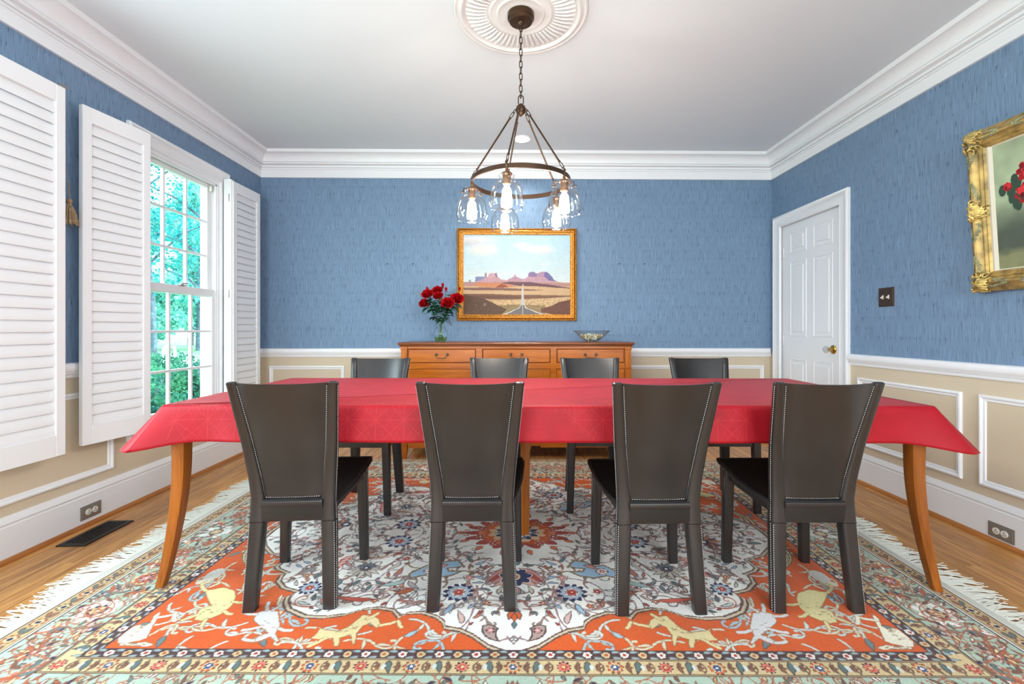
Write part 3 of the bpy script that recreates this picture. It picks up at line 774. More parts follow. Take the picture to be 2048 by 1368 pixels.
    def panel_edge(sx):
        def f(z):
            u = 0.955; q = (z - 0.412) / 0.472; hw = lerp(OW, z) - lerp(PWD, z) + 0.006; bow = lerp([(0, 0.004), (0.5, 0.020), (1, 0.030)], q)
            return (sx * u * hw, lerp(YC, z) - bow * (1 - u * u) - 0.006 + 0.004 * u ** 8 - 0.0053, z)
        return f
    for sx in (-1, 1):
        run(panel_edge(sx), 0.425, 0.876, 0.46)
        run(lambda z: (sx * (lerp(OW, z) + 0.0003), lerp(YC, z) - 0.008, z), 0.005, 0.33, 0.33)
        run(lambda z: (sx * (lerp(OW, z) + 0.0003), lerp(YC, z) - 0.006, z), 0.335, 0.875, 0.56)
        run(lambda z: (sx * (lerp(OW, z) - 0.004), lerp(YC, z) + lerp([(0, -0.0195), (0.33, -0.0225)], z), z), 0.005, 0.33, 0.33)
        run(lambda z: (sx * 0.176 + sx * 0.0195, 0.186 - 0.014, z), 0.005, 0.40, 0.4)
    run(lambda x: (x, lerp(YC, 0.424) - 0.0115 - 0.0045 * (1 - (x / 0.11) ** 2), 0.424), -0.104, 0.104, 0.21)
    tag(st.build('stitching', THREAD, c), 'pale dotted saddle stitching', kind='stuff')
    return c
chair = make_chair()
CH = [  # x, y, heading, label
    (-0.873, 1.965, 0.055, 'dark leather dining chair nearest the shuttered window, its back to the camera'),
    (-0.160, 1.950, 0.000, 'dark leather chair seen from behind, second from the left on the near side'),
    (0.562, 1.917, 0.010, 'dark leather chair seen from behind, third from the left on the near side'),
    (1.172, 1.920, -0.020, 'dark leather chair seen from behind on the near side, closest to the right wall'),
    (-0.908, 2.860, PI - 0.03, 'leather chair across the table, leftmost on the far side, standing clear of the sideboard'),
    (-0.100, 2.860, PI - 0.02, 'leather chair across the table in front of the middle drawer of the sideboard'),
    (0.520, 2.862, PI - 0.02, 'leather chair across the table in front of the right drawer of the sideboard'),
    (1.262, 2.850, PI - 0.03, 'leather chair across the table, rightmost on the far side, against the bare wainscot'),
]
for i, (x, y, a, l) in enumerate(CH):
    o = chair if i == 0 else copy_tree(chair)
    o.location = (x, y, 0.008); o.rotation_euler = (0, 0, a); tag(o, l, 'chair', 'dark leather dining chairs around the table')

# ================================================================== SIDEBOARD
sb = empty('sideboard', (0.030, 3.82, 0)); tag(sb, 'cherry wood sideboard with three drawers over panelled doors against the back wall', 'sideboard')
BX0, BX1, SD = -0.972, 0.968, 0.465
mb = MB(); tp = [(0, 0.962), (0.010, 0.958), (0.018, 0.962), (0.020, 0.972), (0.014, 0.980), (0, 0.982)]
MB().box(BX0 - 0.020, BX1 + 0.020, -0.026, SD, 0.957, 0.980).build('top', CHERRYD, sb, bevel=0.009, seg=3)
MB().box(BX0 - 0.008, BX1 + 0.008, -0.010, SD, 0.945, 0.957).build('top_moulding', CHERRYD, sb, bevel=0.004)
body = MB(); body.box(BX0 + 0.055, BX1 - 0.055, 0.012, SD, 0.11, 0.945); body.build('carcass', CHERRY, sb)
for x0, x1 in ((BX0, BX0 + 0.058), (BX1 - 0.058, BX1)):
    mb = MB(); mb.box(x0 + 0.004, x1 - 0.004, -0.004, SD, 0.11, 0.945); po = mb.build('corner_post', CHERRYZ, sb, bevel=0.002)
    MB().box(x0, x1, -0.008, 0.05, 0.917, 0.945).build('post_cap', CHERRYZ, po, bevel=0.003)
    MB().box(x0, x1, -0.006, 0.05, 0.755, 0.770).build('post_bead', CHERRYZ, po, bevel=0.003)
    for yy in (0.02, SD - 0.03):
        cxm = (x0 + x1) / 2
        MB().loft([rrect(cxm, yy, z, h, h, 0.003, 2) for z, h in ((0.0005, 0.016), (0.11, 0.028))]).build('foot', CHERRYZ, sb, smooth=35)
fr = MB()
fr.box(BX0 + 0.058, BX1 - 0.058, 0.0, 0.012, 0.928, 0.945)
fr.box(BX0 + 0.058, BX1 - 0.058, -0.002, 0.012, 0.758, 0.806); fr.box(BX0 + 0.058, BX1 - 0.058, 0.0, 0.012, 0.11, 0.175)
dw = [(-0.914, -0.341), (-0.291, 0.284), (0.334, 0.908)]
for x0, x1 in ((-0.341, -0.291), (0.284, 0.334)): fr.box(x0, x1, -0.001, 0.012, 0.175, 0.928)
fr.build('face_frame', CHERRY, sb, bevel=0.0015)
mb = MB(); mb.box(-0.90, -0.2, 0.0, 0.014, 0.096, 0.112); mb.box(0.2, 0.9, 0.0, 0.014, 0.096, 0.112); mb.box(-0.12, 0.12, 0.0, 0.014, 0.082, 0.112); mb.build('plinth_rail', CHERRY, sb)
ANT = mat('antique_pewter', (120, 104, 90), 0.35, 0.85)
for x0, x1 in dw:
    do = MB().box(x0 + 0.0035, x1 - 0.0035, 0.001, 0.02, 0.809, 0.925).build('drawer', CHERRY, sb, bevel=0.002)
    rectframe(MB(), lambda u, w, q: (u, 0.001 - q, w), x0 + 0.0035, x1 - 0.0035, 0.809, 0.925, [(0, 0.0), (0.003, 0.003), (0.007, 0.0)]).build('cock_bead', CHERRYD, do)
    xm = (x0 + x1) / 2; hd = MB()
    for sx in (-1, 1):
        hd.ball((xm + sx * 0.046, -0.014, 0.878), 0.0105, 10, 6); hd.tube([(xm + sx * 0.046, 0.002, 0.878), (xm + sx * 0.046, -0.012, 0.878)], 0.005, 8)
        hd.ball((xm + sx * 0.046, 0.0, 0.878), (0.013, 0.004, 0.013), 10, 6)
    hd.tube([(xm - 0.046, -0.016, 0.876), (xm - 0.040, -0.020, 0.862), (xm - 0.034, -0.021, 0.850), (xm + 0.034, -0.021, 0.850), (xm + 0.040, -0.020, 0.862), (xm + 0.046, -0.016, 0.876)], 0.0034, 8)
    hd.build('handle', ANT, do, smooth=True)
    dm = MB(); ds = 0.062; z0, z1 = 0.180, 0.752
    dm.box(x0 + 0.004, x0 + ds, 0.0, 0.02, z0, z1); dm.box(x1 - ds, x1 - 0.004, 0.0, 0.02, z0, z1); dm.box(x0 + ds, x1 - ds, 0.0, 0.02, z1 - 0.07, z1); dm.box(x0 + ds, x1 - ds, 0.0, 0.02, z0, z0 + 0.07)
    dd = dm.build('door', CHERRY, sb, bevel=0.002)
    pm = rectframe(MB(), lambda u, w, q: (u, -q, w), x0 + ds, x1 - ds, z0 + 0.07, z1 - 0.07, [(0, 0.0), (0.006, 0.004), (0.012, -0.006), (0.016, -0.010), (0.040, -0.003), (0.044, -0.003)])
    pm.box(x0 + ds + 0.042, x1 - ds - 0.042, 0.003, 0.012, z0 + 0.112, z1 - 0.112); pm.build('door_panel', CHERRY, dd, smooth=25)

# ---- glass vase with roses
SBT = 0.980
VX, VY = -0.633, 3.99
va = empty('vase', (VX, VY, SBT)); tag(va, 'clear hourglass vase with greenish water on the sideboard', 'vase')
vp = [(0.002, 0.002), (0.040, 0.002), (0.047, 0.012), (0.058, 0.045), (0.062, 0.070), (0.056, 0.098), (0.042, 0.125), (0.032, 0.150), (0.030, 0.165), (0.034, 0.185), (0.043, 0.205), (0.048, 0.216)]
MB().lathe(vp, 32).build('glass_body', VASEG, va, smooth=True)
MB().lathe([(0.002, 0.005), (0.038, 0.005), (0.045, 0.014), (0.052, 0.036), (0.053, 0.042), (0.002, 0.042)], 28).build('water', thin_glass('green_water', (0.78, 0.86, 0.50), 1.33, 1.0), va, smooth=True)
PETAL = mat('red_petal', (158, 4, 14), 0.6, spec=0.2, var=(60, 0.3))
LEAF = mat('rose_leaf', (30, 72, 50), 0.5, spec=0.35, var=(50, 0.3))
STEM = mat('green_stem', (70, 104, 66), 0.5)
SILVERL = mat('pale_sprig_leaf', (120, 146, 118), 0.6, var=(40, 0.2))
def bloom(mb, R, openness, seed):
    rnd = random.Random(seed)
    lay = [(0.18, 0.95, 3, 0.35), (0.36, 0.92, 4, 0.5), (0.58, 0.82, 5, 0.75), (0.80, 0.62, 6, 1.05), (1.0, 0.36, 6, 1.45)] if openness else [(0.2, 1.5, 3, 0.2), (0.38, 1.35, 3, 0.3), (0.52, 1.1, 4, 0.45)]
    for rr, top, n, flare in lay:
        off = rnd.random() * 6
        for k in range(n):
            a0 = off + 2 * PI * k / n; da = 2 * PI / n * 0.72; rows = []
            for j in range(6):
                t = j / 5; row = []
                for i in range(7):
                    s = -1 + 2 * i / 6; a = a0 + s * da * (0.35 + 0.65 * math.sin(PI * min(1, 0.15 + t * 0.8)))
                    r = R * rr * (0.25 + 0.75 * math.sin(t * PI / 2)) + R * 0.20 * flare * max(0, t - 0.62) ** 1.3 * 2
                    z = R * (-0.55 + (top + 0.55) * t) - R * 0.30 * flare * max(0, t - 0.7) - R * 0.14 * s * s * t
                    row.append((r * math.cos(a), r * math.sin(a), z))
                rows.append(row)
            mb.loft(rows, False, False)
def leaflet(mb, base, d, ln, wd, droop=0.35, up=Vector((0, 0, 1))):
    d = Vector(d).normalized(); s = d.cross(up).normalized(); n = s.cross(d); base = Vector(base); pts = []
    for q, w in ((0, 0.02), (0.25, 0.75), (0.55, 1.0), (0.8, 0.6), (1, 0.02)):
        c = base + d * ln * q - up * droop * ln * q * q
        pts.append([c - s * wd * w + n * wd * 0.3 * w, c, c + s * wd * w + n * wd * 0.3 * w])
    mb.loft(pts, False, False)
RS = [(-0.737, 3.93, 1.391, 0.047, 1, 'broad red rose at the upper left of the vase bouquet'), (-0.768, 3.96, 1.313, 0.045, 1, 'red rose drooping at the lower left of the vase bouquet'),
      (-0.659, 3.97, 1.428, 0.042, 1, 'red rose at the top centre of the vase bouquet'), (-0.646, 3.93, 1.376, 0.040, 1, 'red rose in the heart of the vase bouquet, below the top one'),
      (-0.560, 3.90, 1.312, 0.054, 1, 'wide open red rose facing the room, low on the right of the bouquet'), (-0.488, 3.96, 1.352, 0.056, 1, 'red rose overlapping the gold picture frame, right of the bouquet'),
      (-0.752, 4.00, 1.432, 0.022, 0, 'small red rosebud above the left rose of the bouquet'), (-0.616, 3.99, 1.462, 0.024, 0, 'highest red rosebud of the vase bouquet'),
      (-0.582, 3.95, 1.424, 0.022, 0, 'red rosebud standing alone right of the highest bud'), (-0.471, 3.99, 1.432, 0.020, 0, 'red rosebud against the gold picture frame')]
for i, (x, y, z, R, op, lab) in enumerate(RS):
    r = empty('rose', (VX, VY, SBT)); tag(r, lab, 'flower', 'red roses in the glass vase')
    h = Vector((x - VX, y - VY, z - SBT)); rnd = random.Random(i)
    dirv = Vector((h.x * 0.9, (-0.55 if op else -0.15) + h.y, 0.55 if op else 1.2)).normalized()
    mb = MB(); bloom(mb, R, op, i); mb.xform(Matrix.Translation(h) @ dirv.to_track_quat('Z', 'Y').to_matrix().to_4x4())
    mb.build('bloom', PETAL, r, smooth=60)
    ca = MB()
    for k in range(5):
        a = 2 * PI * k / 5
        ca.loft([[(R * 0.16 * math.cos(a - w), R * 0.16 * math.sin(a - w), -R * 0.6) if q == 0 else (R * q * math.cos(a - w * (1.1 - q)), R * q * math.sin(a - w * (1.1 - q)), R * (-0.62 + 0.5 * q)) for w in (0.5, 0, -0.5)] for q in (0, 0.4, 0.75, 1.05)], False, False)
    ca.xform(Matrix.Translation(h) @ dirv.to_track_quat('Z', 'Y').to_matrix().to_4x4()); ca.build('calyx', LEAF, r, smooth=60)
    a = 2 * PI * i / 10
    foot = Vector((-0.028 * math.cos(a), 0.028 * math.sin(a), 0.012)); neck = Vector((0.012 * (h.x / 0.15), -0.004 + 0.012 * math.sin(a), 0.165)); mid = (neck + h) * 0.5 + Vector((0, 0, 0.03))
    be = h - dirv * R * 0.55
    MB().tube([foot, Vector((0.0, 0.0, 0.10)) * 1.0 + (neck - Vector((0, 0, 0.165))) * 0.4, neck, mid, be], 0.0022, 6).build('stem', STEM, r, smooth=True)
    for k in range(15 if op else 5):
        t = 0.08 + 0.78 * rnd.random(); p = neck.lerp(mid, t / 0.5) if t < 0.5 else mid.lerp(be, (t - 0.5) * 2)
        aa = rnd.random() * 2 * PI; dv = Vector((math.cos(aa) + h.x * 3.0, math.sin(aa) * 0.8 - 0.3, rnd.uniform(-0.45, 0.45)))
        lm = MB(); leaflet(lm, p, dv, rnd.uniform(0.06, 0.09), rnd.uniform(0.016, 0.023), rnd.uniform(0.1, 0.6)); lm.build('leaf', LEAF, r, smooth=60)
for i, (tx, ty, tz, lab) in enumerate(((-0.235, 0.02, 0.455, 'thin pale green sprig reaching out to the left of the bouquet'), (0.115, 0.03, 0.475, 'feathery pale sprig standing in front of the gold frame corner'), (-0.01, -0.08, 0.36, 'pale silvery leaf sprig in the middle of the bouquet'))):
    r = empty('leaf_sprig', (VX, VY, SBT)); tag(r, lab, 'sprig', 'filler sprigs in the glass vase'); rnd = random.Random(40 + i)
    P = [Vector((0, 0.01 * i, 0.015)), Vector((tx * 0.05, 0, 0.165)), Vector((tx * 0.5, ty * 0.5, 0.33)), Vector((tx, ty, tz))]
    MB().tube(P, 0.0014, 5).build('stem', SILVERL, r)
    for k in range(12):
        t = 0.25 + 0.75 * k / 11; p = P[2].lerp(P[3], t); dv = Vector((rnd.uniform(-1, 1), rnd.uniform(-1, 1), rnd.uniform(-0.2, 1)))
        lm = MB(); leaflet(lm, p, dv, rnd.uniform(0.018, 0.034) * (1.5 if i == 2 else 1), 0.006 * (2 if i == 2 else 1), 0.1); lm.build('leaf', SILVERL, r, smooth=60)

# ---- glass bowl with shells
BWX, BWY = 0.690, 3.99
bw = empty('glass_bowl', (BWX, BWY, SBT)); tag(bw, 'clear glass bowl with sloping sides on the sideboard, holding shells', 'bowl')
MB().lathe([(0.002, 0.003), (0.048, 0.003), (0.056, 0.006), (0.085, 0.028), (0.118, 0.058), (0.146, 0.082), (0.164, 0.098), (0.166, 0.099), (0.163, 0.099), (0.143, 0.080), (0.082, 0.026), (0.05, 0.0075), (0.002, 0.0065)], 40).build('glass_body', VASEG, bw, smooth=True)
SH = [mat('shell_white', (236, 230, 218), 0.45), mat('shell_tan', (206, 178, 142), 0.5), mat('shell_speckled', (190, 160, 130), 0.5, var=(160, 0.4))]
protos = []
for q in range(3):
    mb = MB(); rg = []
    for k in range(13):
        t = k / 12; a = t * 2.6 * PI; r = 0.013 * (1 - t) ** 0.8 + 0.0008; c = 0.005 * (1 - t)
        rg.append([(c * math.cos(a) + r * math.cos(w), c * math.sin(a) + r * math.sin(w) * (0.75 if q else 1), -0.012 + 0.028 * t) for w in [2 * PI * i / 8 for i in range(8)]])
    mb.loft(rg); protos.append(mb.build('seashell', SH[q], smooth=60))
rnd = random.Random(2); used_s = set(); LB = ('white seashell among those filling the glass bowl', 'tan seashell among those filling the glass bowl', 'speckled brown seashell among those filling the glass bowl'); GR = ('white shells in the glass bowl', 'tan shells in the glass bowl', 'speckled shells in the glass bowl')
for i in range(78):
    ly = i // 26; zz = 0.022 + 0.015 * ly; rm = 0.050 + 0.024 * ly
    a = i * 2.399963; r = rm * math.sqrt(((i % 26) + 0.5) / 26); q = rnd.choice((0, 0, 1, 2))
    o = protos[q] if q not in used_s else protos[q].copy()
    if q in used_s: COL.objects.link(o)
    used_s.add(q)
    o.location = (BWX + r * math.cos(a), BWY + r * math.sin(a), SBT + zz + 0.006 * rnd.random()); o.rotation_euler = (rnd.uniform(0, 6), rnd.uniform(0, 6), rnd.uniform(0, 6)); o.scale = [rnd.uniform(0.75, 1.05)] * 3
    tag(o, LB[q], 'seashell', GR[q])

# ================================================================== CHANDELIER
ch = empty('chandelier', (CX, CY, 0)); tag(ch, 'bronze ring chandelier with five clear glass shades and glowing bulbs', 'chandelier')
MB().lathe([(0.069, 2.7293), (0.069, 2.706), (0.062, 2.700), (0.060, 2.690), (0.055, 2.686), (0.018, 2.684), (0.012, 2.672), (0.006, 2.668), (0.001, 2.668)], 36).build('canopy', BRONZE, ch, smooth=35)
def stadium(hl, hw, r, n=8):
    pts = []
    for i in range(n + 1): a = PI * i / n; pts.append((hw * math.cos(a), 0, (hl - hw) + hw * math.sin(a)))
    for i in range(n + 1): a = PI + PI * i / n; pts.append((hw * math.cos(a), 0, -(hl - hw) + hw * math.sin(a)))
    return MB().tube(pts, r, 6, closed=True)
lk0 = stadium(0.0185, 0.0075, 0.0024).build('chain_link', BRONZE, ch, smooth=True)
z = 2.658; k = 0
while z > 2.300:
    o = lk0 if k == 0 else share(lk0, ch)
    o.location = (0, 0, z); o.rotation_euler = (0, 0, 0.35 + (PI / 2 if k % 2 else 0)); z -= 0.0315; k += 1
stadium(0.026, 0.013, 0.003).build('loop', BRONZE, ch, smooth=True).location = (0, 0, 2.282)
HB = 2.232
hb = MB().lathe([(0.001, HB + 0.034), (0.006, HB + 0.032), (0.008, HB + 0.024), (0.022, HB + 0.018), (0.026, HB + 0.006), (0.027, HB), (0.024, HB - 0.012), (0.015, HB - 0.022), (0.006, HB - 0.028), (0.004, HB - 0.034), (0.001, HB - 0.036)], 24); hub = hb.build('hub', BRONZE, ch, smooth=True)
RZ, RR = 1.853, 0.254
MB().lathe([(RR - 0.004, RZ - 0.0115), (RR + 0.004, RZ - 0.0115), (RR + 0.004, RZ + 0.0115), (RR - 0.004, RZ + 0.0115), (RR - 0.004, RZ - 0.0115)], 96).build('ring', BRONZE, ch, smooth=30)
bulb_m = bpy.data.materials.new('glowing_bulb_glass'); bulb_m.use_nodes = True
_nt = bulb_m.node_tree; _n = _nt.nodes.new
for q_ in list(_nt.nodes): _nt.nodes.remove(q_)
_o, _m, _e, _t = _n('ShaderNodeOutputMaterial'), _n('ShaderNodeMixShader'), _n('ShaderNodeEmission'), _n('ShaderNodeBsdfTransparent')
_m.inputs[0].default_value = 0.30; _e.inputs[0].default_value = (1, 0.86, 0.66, 1); _e.inputs[1].default_value = 1.7
_nt.links.new(_t.outputs[0], _m.inputs[1]); _nt.links.new(_e.outputs[0], _m.inputs[2]); _nt.links.new(_m.outputs[0], _o.inputs[0])
fil_m = mat('filament', (255, 220, 160), 0.3)
bb = fil_m.node_tree.nodes['Principled BSDF']; bb.inputs['Emission Color'].default_value = (1, 0.86, 0.62, 1); bb.inputs['Emission Strength'].default_value = 40.0
def lamp_parts():
    """socket, shade, bulb hung from one point of the ring (local origin: on the ring)"""
    out = []
    mb = MB(); mb.lathe([(0.001, 0.020), (0.007, 0.018), (0.007, -0.018), (0.022, -0.020), (0.026, -0.024), (0.026, -0.030), (0.019, -0.032), (0.019, -0.072), (0.016, -0.076), (0.001, -0.076)], 20); out.append(('socket', mb, BRONZEL, 35))
    mb = MB()
    for sx in (-1, 1):
        mb.tube([(sx * 0.02, 0, -0.027), (sx * 0.046, 0, -0.029), (sx * 0.048, 0, -0.050)], 0.003, 6); mb.tube([(sx * 0.040, 0, -0.050), (sx * 0.056, 0, -0.050)], 0.0022, 6); mb.ball((sx * 0.057, 0, -0.050), 0.005, 8, 5)
    out.append(('shade_clamp', mb, BRONZE, True))
    prof = [(0.036, -0.030), (0.039, -0.034), (0.037, -0.040), (0.037, -0.052), (0.045, -0.060), (0.058, -0.072), (0.068, -0.088), (0.075, -0.108), (0.079, -0.132), (0.080, -0.152), (0.082, -0.166), (0.076, -0.176), (0.075, -0.184), (0.077, -0.190)]
    mb = MB().lathe(prof + [(r - 0.0022, z) for r, z in prof[::-1]], 36); out.append(('glass_shade', mb, SHADEG, True))
    mb = MB().lathe([(0.012, -0.074), (0.013, -0.086), (0.016, -0.100), (0.022, -0.120), (0.028, -0.140), (0.0285, -0.150), (0.022, -0.162), (0.008, -0.169), (0.001, -0.170)], 20); out.append(('bulb', mb, bulb_m, True))
    mb = MB(); mb.lathe([(0.004, -0.078), (0.005, -0.092), (0.001, -0.094)], 8)
    for k in range(6):
        b0 = 2 * PI * k / 6; mb.tube([(0.004 * math.cos(b0), 0.004 * math.sin(b0), -0.090), (0.013 * math.cos(b0 + 0.3), 0.013 * math.sin(b0 + 0.3), -0.142)], 0.0022, 5)
    out.append(('filament', mb, fil_m, True))
    return out
lp = None
for k in range(5):
    a = math.radians(180 + 72 * k + 2)
    px, py = RR * math.cos(a), RR * math.sin(a)
    if lp is None:
        lp = [(mb.build(n, m, ch, smooth=s)) for n, mb, m, s in lamp_parts()]
        for o in lp: o.location = (px, py, RZ - 0.012); o.rotation_euler = (0, 0, a + 0.5)
    else:
        for o in lp: share(o, ch, (px, py, RZ - 0.012), (0, 0, a + 0.5))
    top = Vector((0.026 * math.cos(a), 0.026 * math.sin(a), HB + 0.004)); bot = Vector((px, py, RZ + 0.022)); dv = (bot - top).normalized(); ln = (bot - top).length
    rd = MB().tube([top + dv * 0.058, bot - dv * 0.052], 0.0046, 8); rd.ball(top + dv * 0.058, 0.007, 8, 5); rd.ball(bot - dv * 0.052, 0.007, 8, 5); rd.build('rod', BRONZE, ch, smooth=True)
    for q, (d0, hl) in enumerate(((0.014, 0.011), (0.038, 0.018))):
        for e in (0, 1):
            st = stadium(hl, 0.0075 if hl < 0.012 else 0.0062, 0.002)
            pos = top + dv * d0 if e == 0 else bot - dv * (d0 - 0.012)
            st.xform(Matrix.Translation(pos) @ dv.to_track_quat('Z', 'Y').to_matrix().to_4x4() @ Matrix.Rotation(PI / 2 * q + 0.3, 4, 'Z')); st.build('link', BRONZE, ch, smooth=True)
    ey = MB().tube([(px, py, RZ + 0.010), (px, py, RZ + 0.024)], 0.004, 8); ey.build('eye', BRONZE, ch, smooth=True)
    ld = bpy.data.lights.new('bulb_light', 'POINT'); ld.energy = 10.0; ld.shadow_soft_size = 0.028; ld.color = (1, 0.92, 0.81)
    lo = bpy.data.objects.new('bulb_light', ld); COL.objects.link(lo); lo.parent = ch; lo.location = (px, py, RZ - 0.15)
# ================================================================== PAINTED SURFACES (colour per vertex, drawn here)
class Draw:
    """tiny polygon / stroke rasteriser; sRGB 0..255 in memory, x right, y up, metres or any unit"""
    def __init__(self, x0, x1, y0, y1, res, c):
        self.x0, self.y0, self.res = x0, y0, res
        self.w = int(round((x1 - x0) / res)) + 1; self.h = int(round((y1 - y0) / res)) + 1
        self.a = np.empty((self.h, self.w, 3), np.float32); self.a[:] = c
    def win(self, xa, xb, ya, yb):
        i0 = max(0, int((xa - self.x0) / self.res)); i1 = min(self.w, int((xb - self.x0) / self.res) + 2)
        j0 = max(0, int((ya - self.y0) / self.res)); j1 = min(self.h, int((yb - self.y0) / self.res) + 2)
        if i0 >= i1 or j0 >= j1: return None
        X, Y = np.meshgrid(self.x0 + np.arange(i0, i1) * self.res, self.y0 + np.arange(j0, j1) * self.res)
        return slice(j0, j1), slice(i0, i1), X, Y
    def put(self, q, mask, c, al=1.0):
        s = self.a[q[0], q[1]]; m = mask[..., None] * al
        s[:] = s * (1 - m) + np.asarray(c, np.float32) * m
    def poly(self, pts, c, al=1.0, line=None, lw=0):
        P = np.asarray(pts, float); q = self.win(P[:, 0].min(), P[:, 0].max(), P[:, 1].min(), P[:, 1].max())
        if q is None: return
        X, Y = q[2], q[3]; ins = np.zeros(X.shape, bool); n = len(P)
        for i in range(n):
            xa, ya = P[i]; xb, yb = P[(i + 1) % n]
            if ya == yb: continue
            t = ((ya > Y) != (yb > Y)) & (X < (xb - xa) * (Y - ya) / (yb - ya) + xa); ins ^= t
        self.put(q, ins, c, al)
        if line is not None: self.stroke(list(pts) + [pts[0]], lw, line)
    def stroke(self, pts, w, c, al=1.0):
        for (xa, ya), (xb, yb) in zip(pts, pts[1:]):
            q = self.win(min(xa, xb) - w, max(xa, xb) + w, min(ya, yb) - w, max(ya, yb) + w)
            if q is None: continue
            X, Y = q[2], q[3]; dx, dy = xb - xa, yb - ya; l2 = dx * dx + dy * dy + 1e-12
            t = np.clip(((X - xa) * dx + (Y - ya) * dy) / l2, 0, 1)
            d = np.hypot(X - xa - t * dx, Y - ya - t * dy)
            self.put(q, np.clip((w / 2 - d) / self.res + 0.5, 0, 1), c, al)
    def blob(self, x, y, rx, ry, c, al=1.0, soft=0.0):
        q = self.win(x - rx * (1 + soft), x + rx * (1 + soft), y - ry * (1 + soft), y + ry * (1 + soft))
        if q is None: return
        d = np.hypot((q[2] - x) / rx, (q[3] - y) / ry)
        m = np.clip((1 + soft - d) / (2 * soft), 0, 1) if soft else (d < 1).astype(np.float32)
        self.put(q, m, c, al)
    def star(self, x, y, r, n, depth, c, rot=0.0, line=None, lw=0.0, sy=1.0):
        """n rounded petals of radius r, cut in by depth"""
        q = self.win(x - r * 1.1, x + r * 1.1, y - r * 1.1, y + r * 1.1)
        if q is None: return
        dx, dy = q[2] - x, (q[3] - y) / sy; a = np.arctan2(dy, dx) + rot; d = np.hypot(dx, dy)
        rr = r * (1 - depth + depth * np.abs(np.cos(a * n / 2)))
        if line is not None: self.put(q, d < rr, line); self.put(q, d < rr - lw, c)
        else: self.put(q, d < rr, c)
    def sample(self, xs, ys):
        i = np.clip(np.rint((xs - self.x0) / self.res).astype(int), 0, self.w - 1); j = np.clip(np.rint((ys - self.y0) / self.res).astype(int), 0, self.h - 1)
        return self.a[np.ix_(j, i)]
def smooth_noise(h, w, cell, seed):
    r = np.random.default_rng(seed); gh, gw = h // cell + 3, w // cell + 3; g = r.random((gh, gw))
    y = np.arange(h) / cell; x = np.arange(w) / cell; yi = y.astype(int); xi = x.astype(int); fy = (y - yi)[:, None]; fx = (x - xi)[None]
    fy = fy * fy * (3 - 2 * fy); fx = fx * fx * (3 - 2 * fx)
    return (g[np.ix_(yi, xi)] * (1 - fy) * (1 - fx) + g[np.ix_(yi + 1, xi)] * fy * (1 - fx) + g[np.ix_(yi, xi + 1)] * (1 - fy) * fx + g[np.ix_(yi + 1, xi + 1)] * fy * fx)
def to_lin(a):
    a = np.clip(a / 255.0, 0, 1); return np.where(a <= 0.04045, a / 12.92, ((a + 0.055) / 1.055) ** 2.4)
def painted_grid(name, xs, ys, pos, srgb, mtl, parent):
    """grid mesh; pos(X, Y) -> (n, 3); srgb (len(ys), len(xs), 3)"""
    nx, ny = len(xs), len(ys); X, Y = np.meshgrid(xs, ys); co = pos(X.ravel(), Y.ravel())
    me = bpy.data.meshes.new(name); me.vertices.add(nx * ny); me.vertices.foreach_set('co', np.asarray(co, np.float32).ravel())
    i = np.arange(nx - 1)[None] + (np.arange(ny - 1) * nx)[:, None]; i = i.ravel()
    q = np.stack([i, i + 1, i + 1 + nx, i + nx], 1).astype(np.int32); nf = len(q)
    me.loops.add(nf * 4); me.polygons.add(nf); me.loops.foreach_set('vertex_index', q.ravel())
    me.polygons.foreach_set('loop_start', np.arange(0, nf * 4, 4, dtype=np.int32))
    me.update(calc_edges=True)
    at = me.color_attributes.new('paint', 'FLOAT_COLOR', 'POINT')
    c = np.ones((nx * ny, 4), np.float32); c[:, :3] = to_lin(srgb).reshape(-1, 3); at.data.foreach_set('color', c.ravel())
    me.materials.append(mtl); me.validate()
    o = bpy.data.objects.new(name, me); COL.objects.link(o); o.parent = parent
    return o
CANVAS = vcol('painted_canvas', 0.55, 0.3, ((260, 260, 260), 0.12))

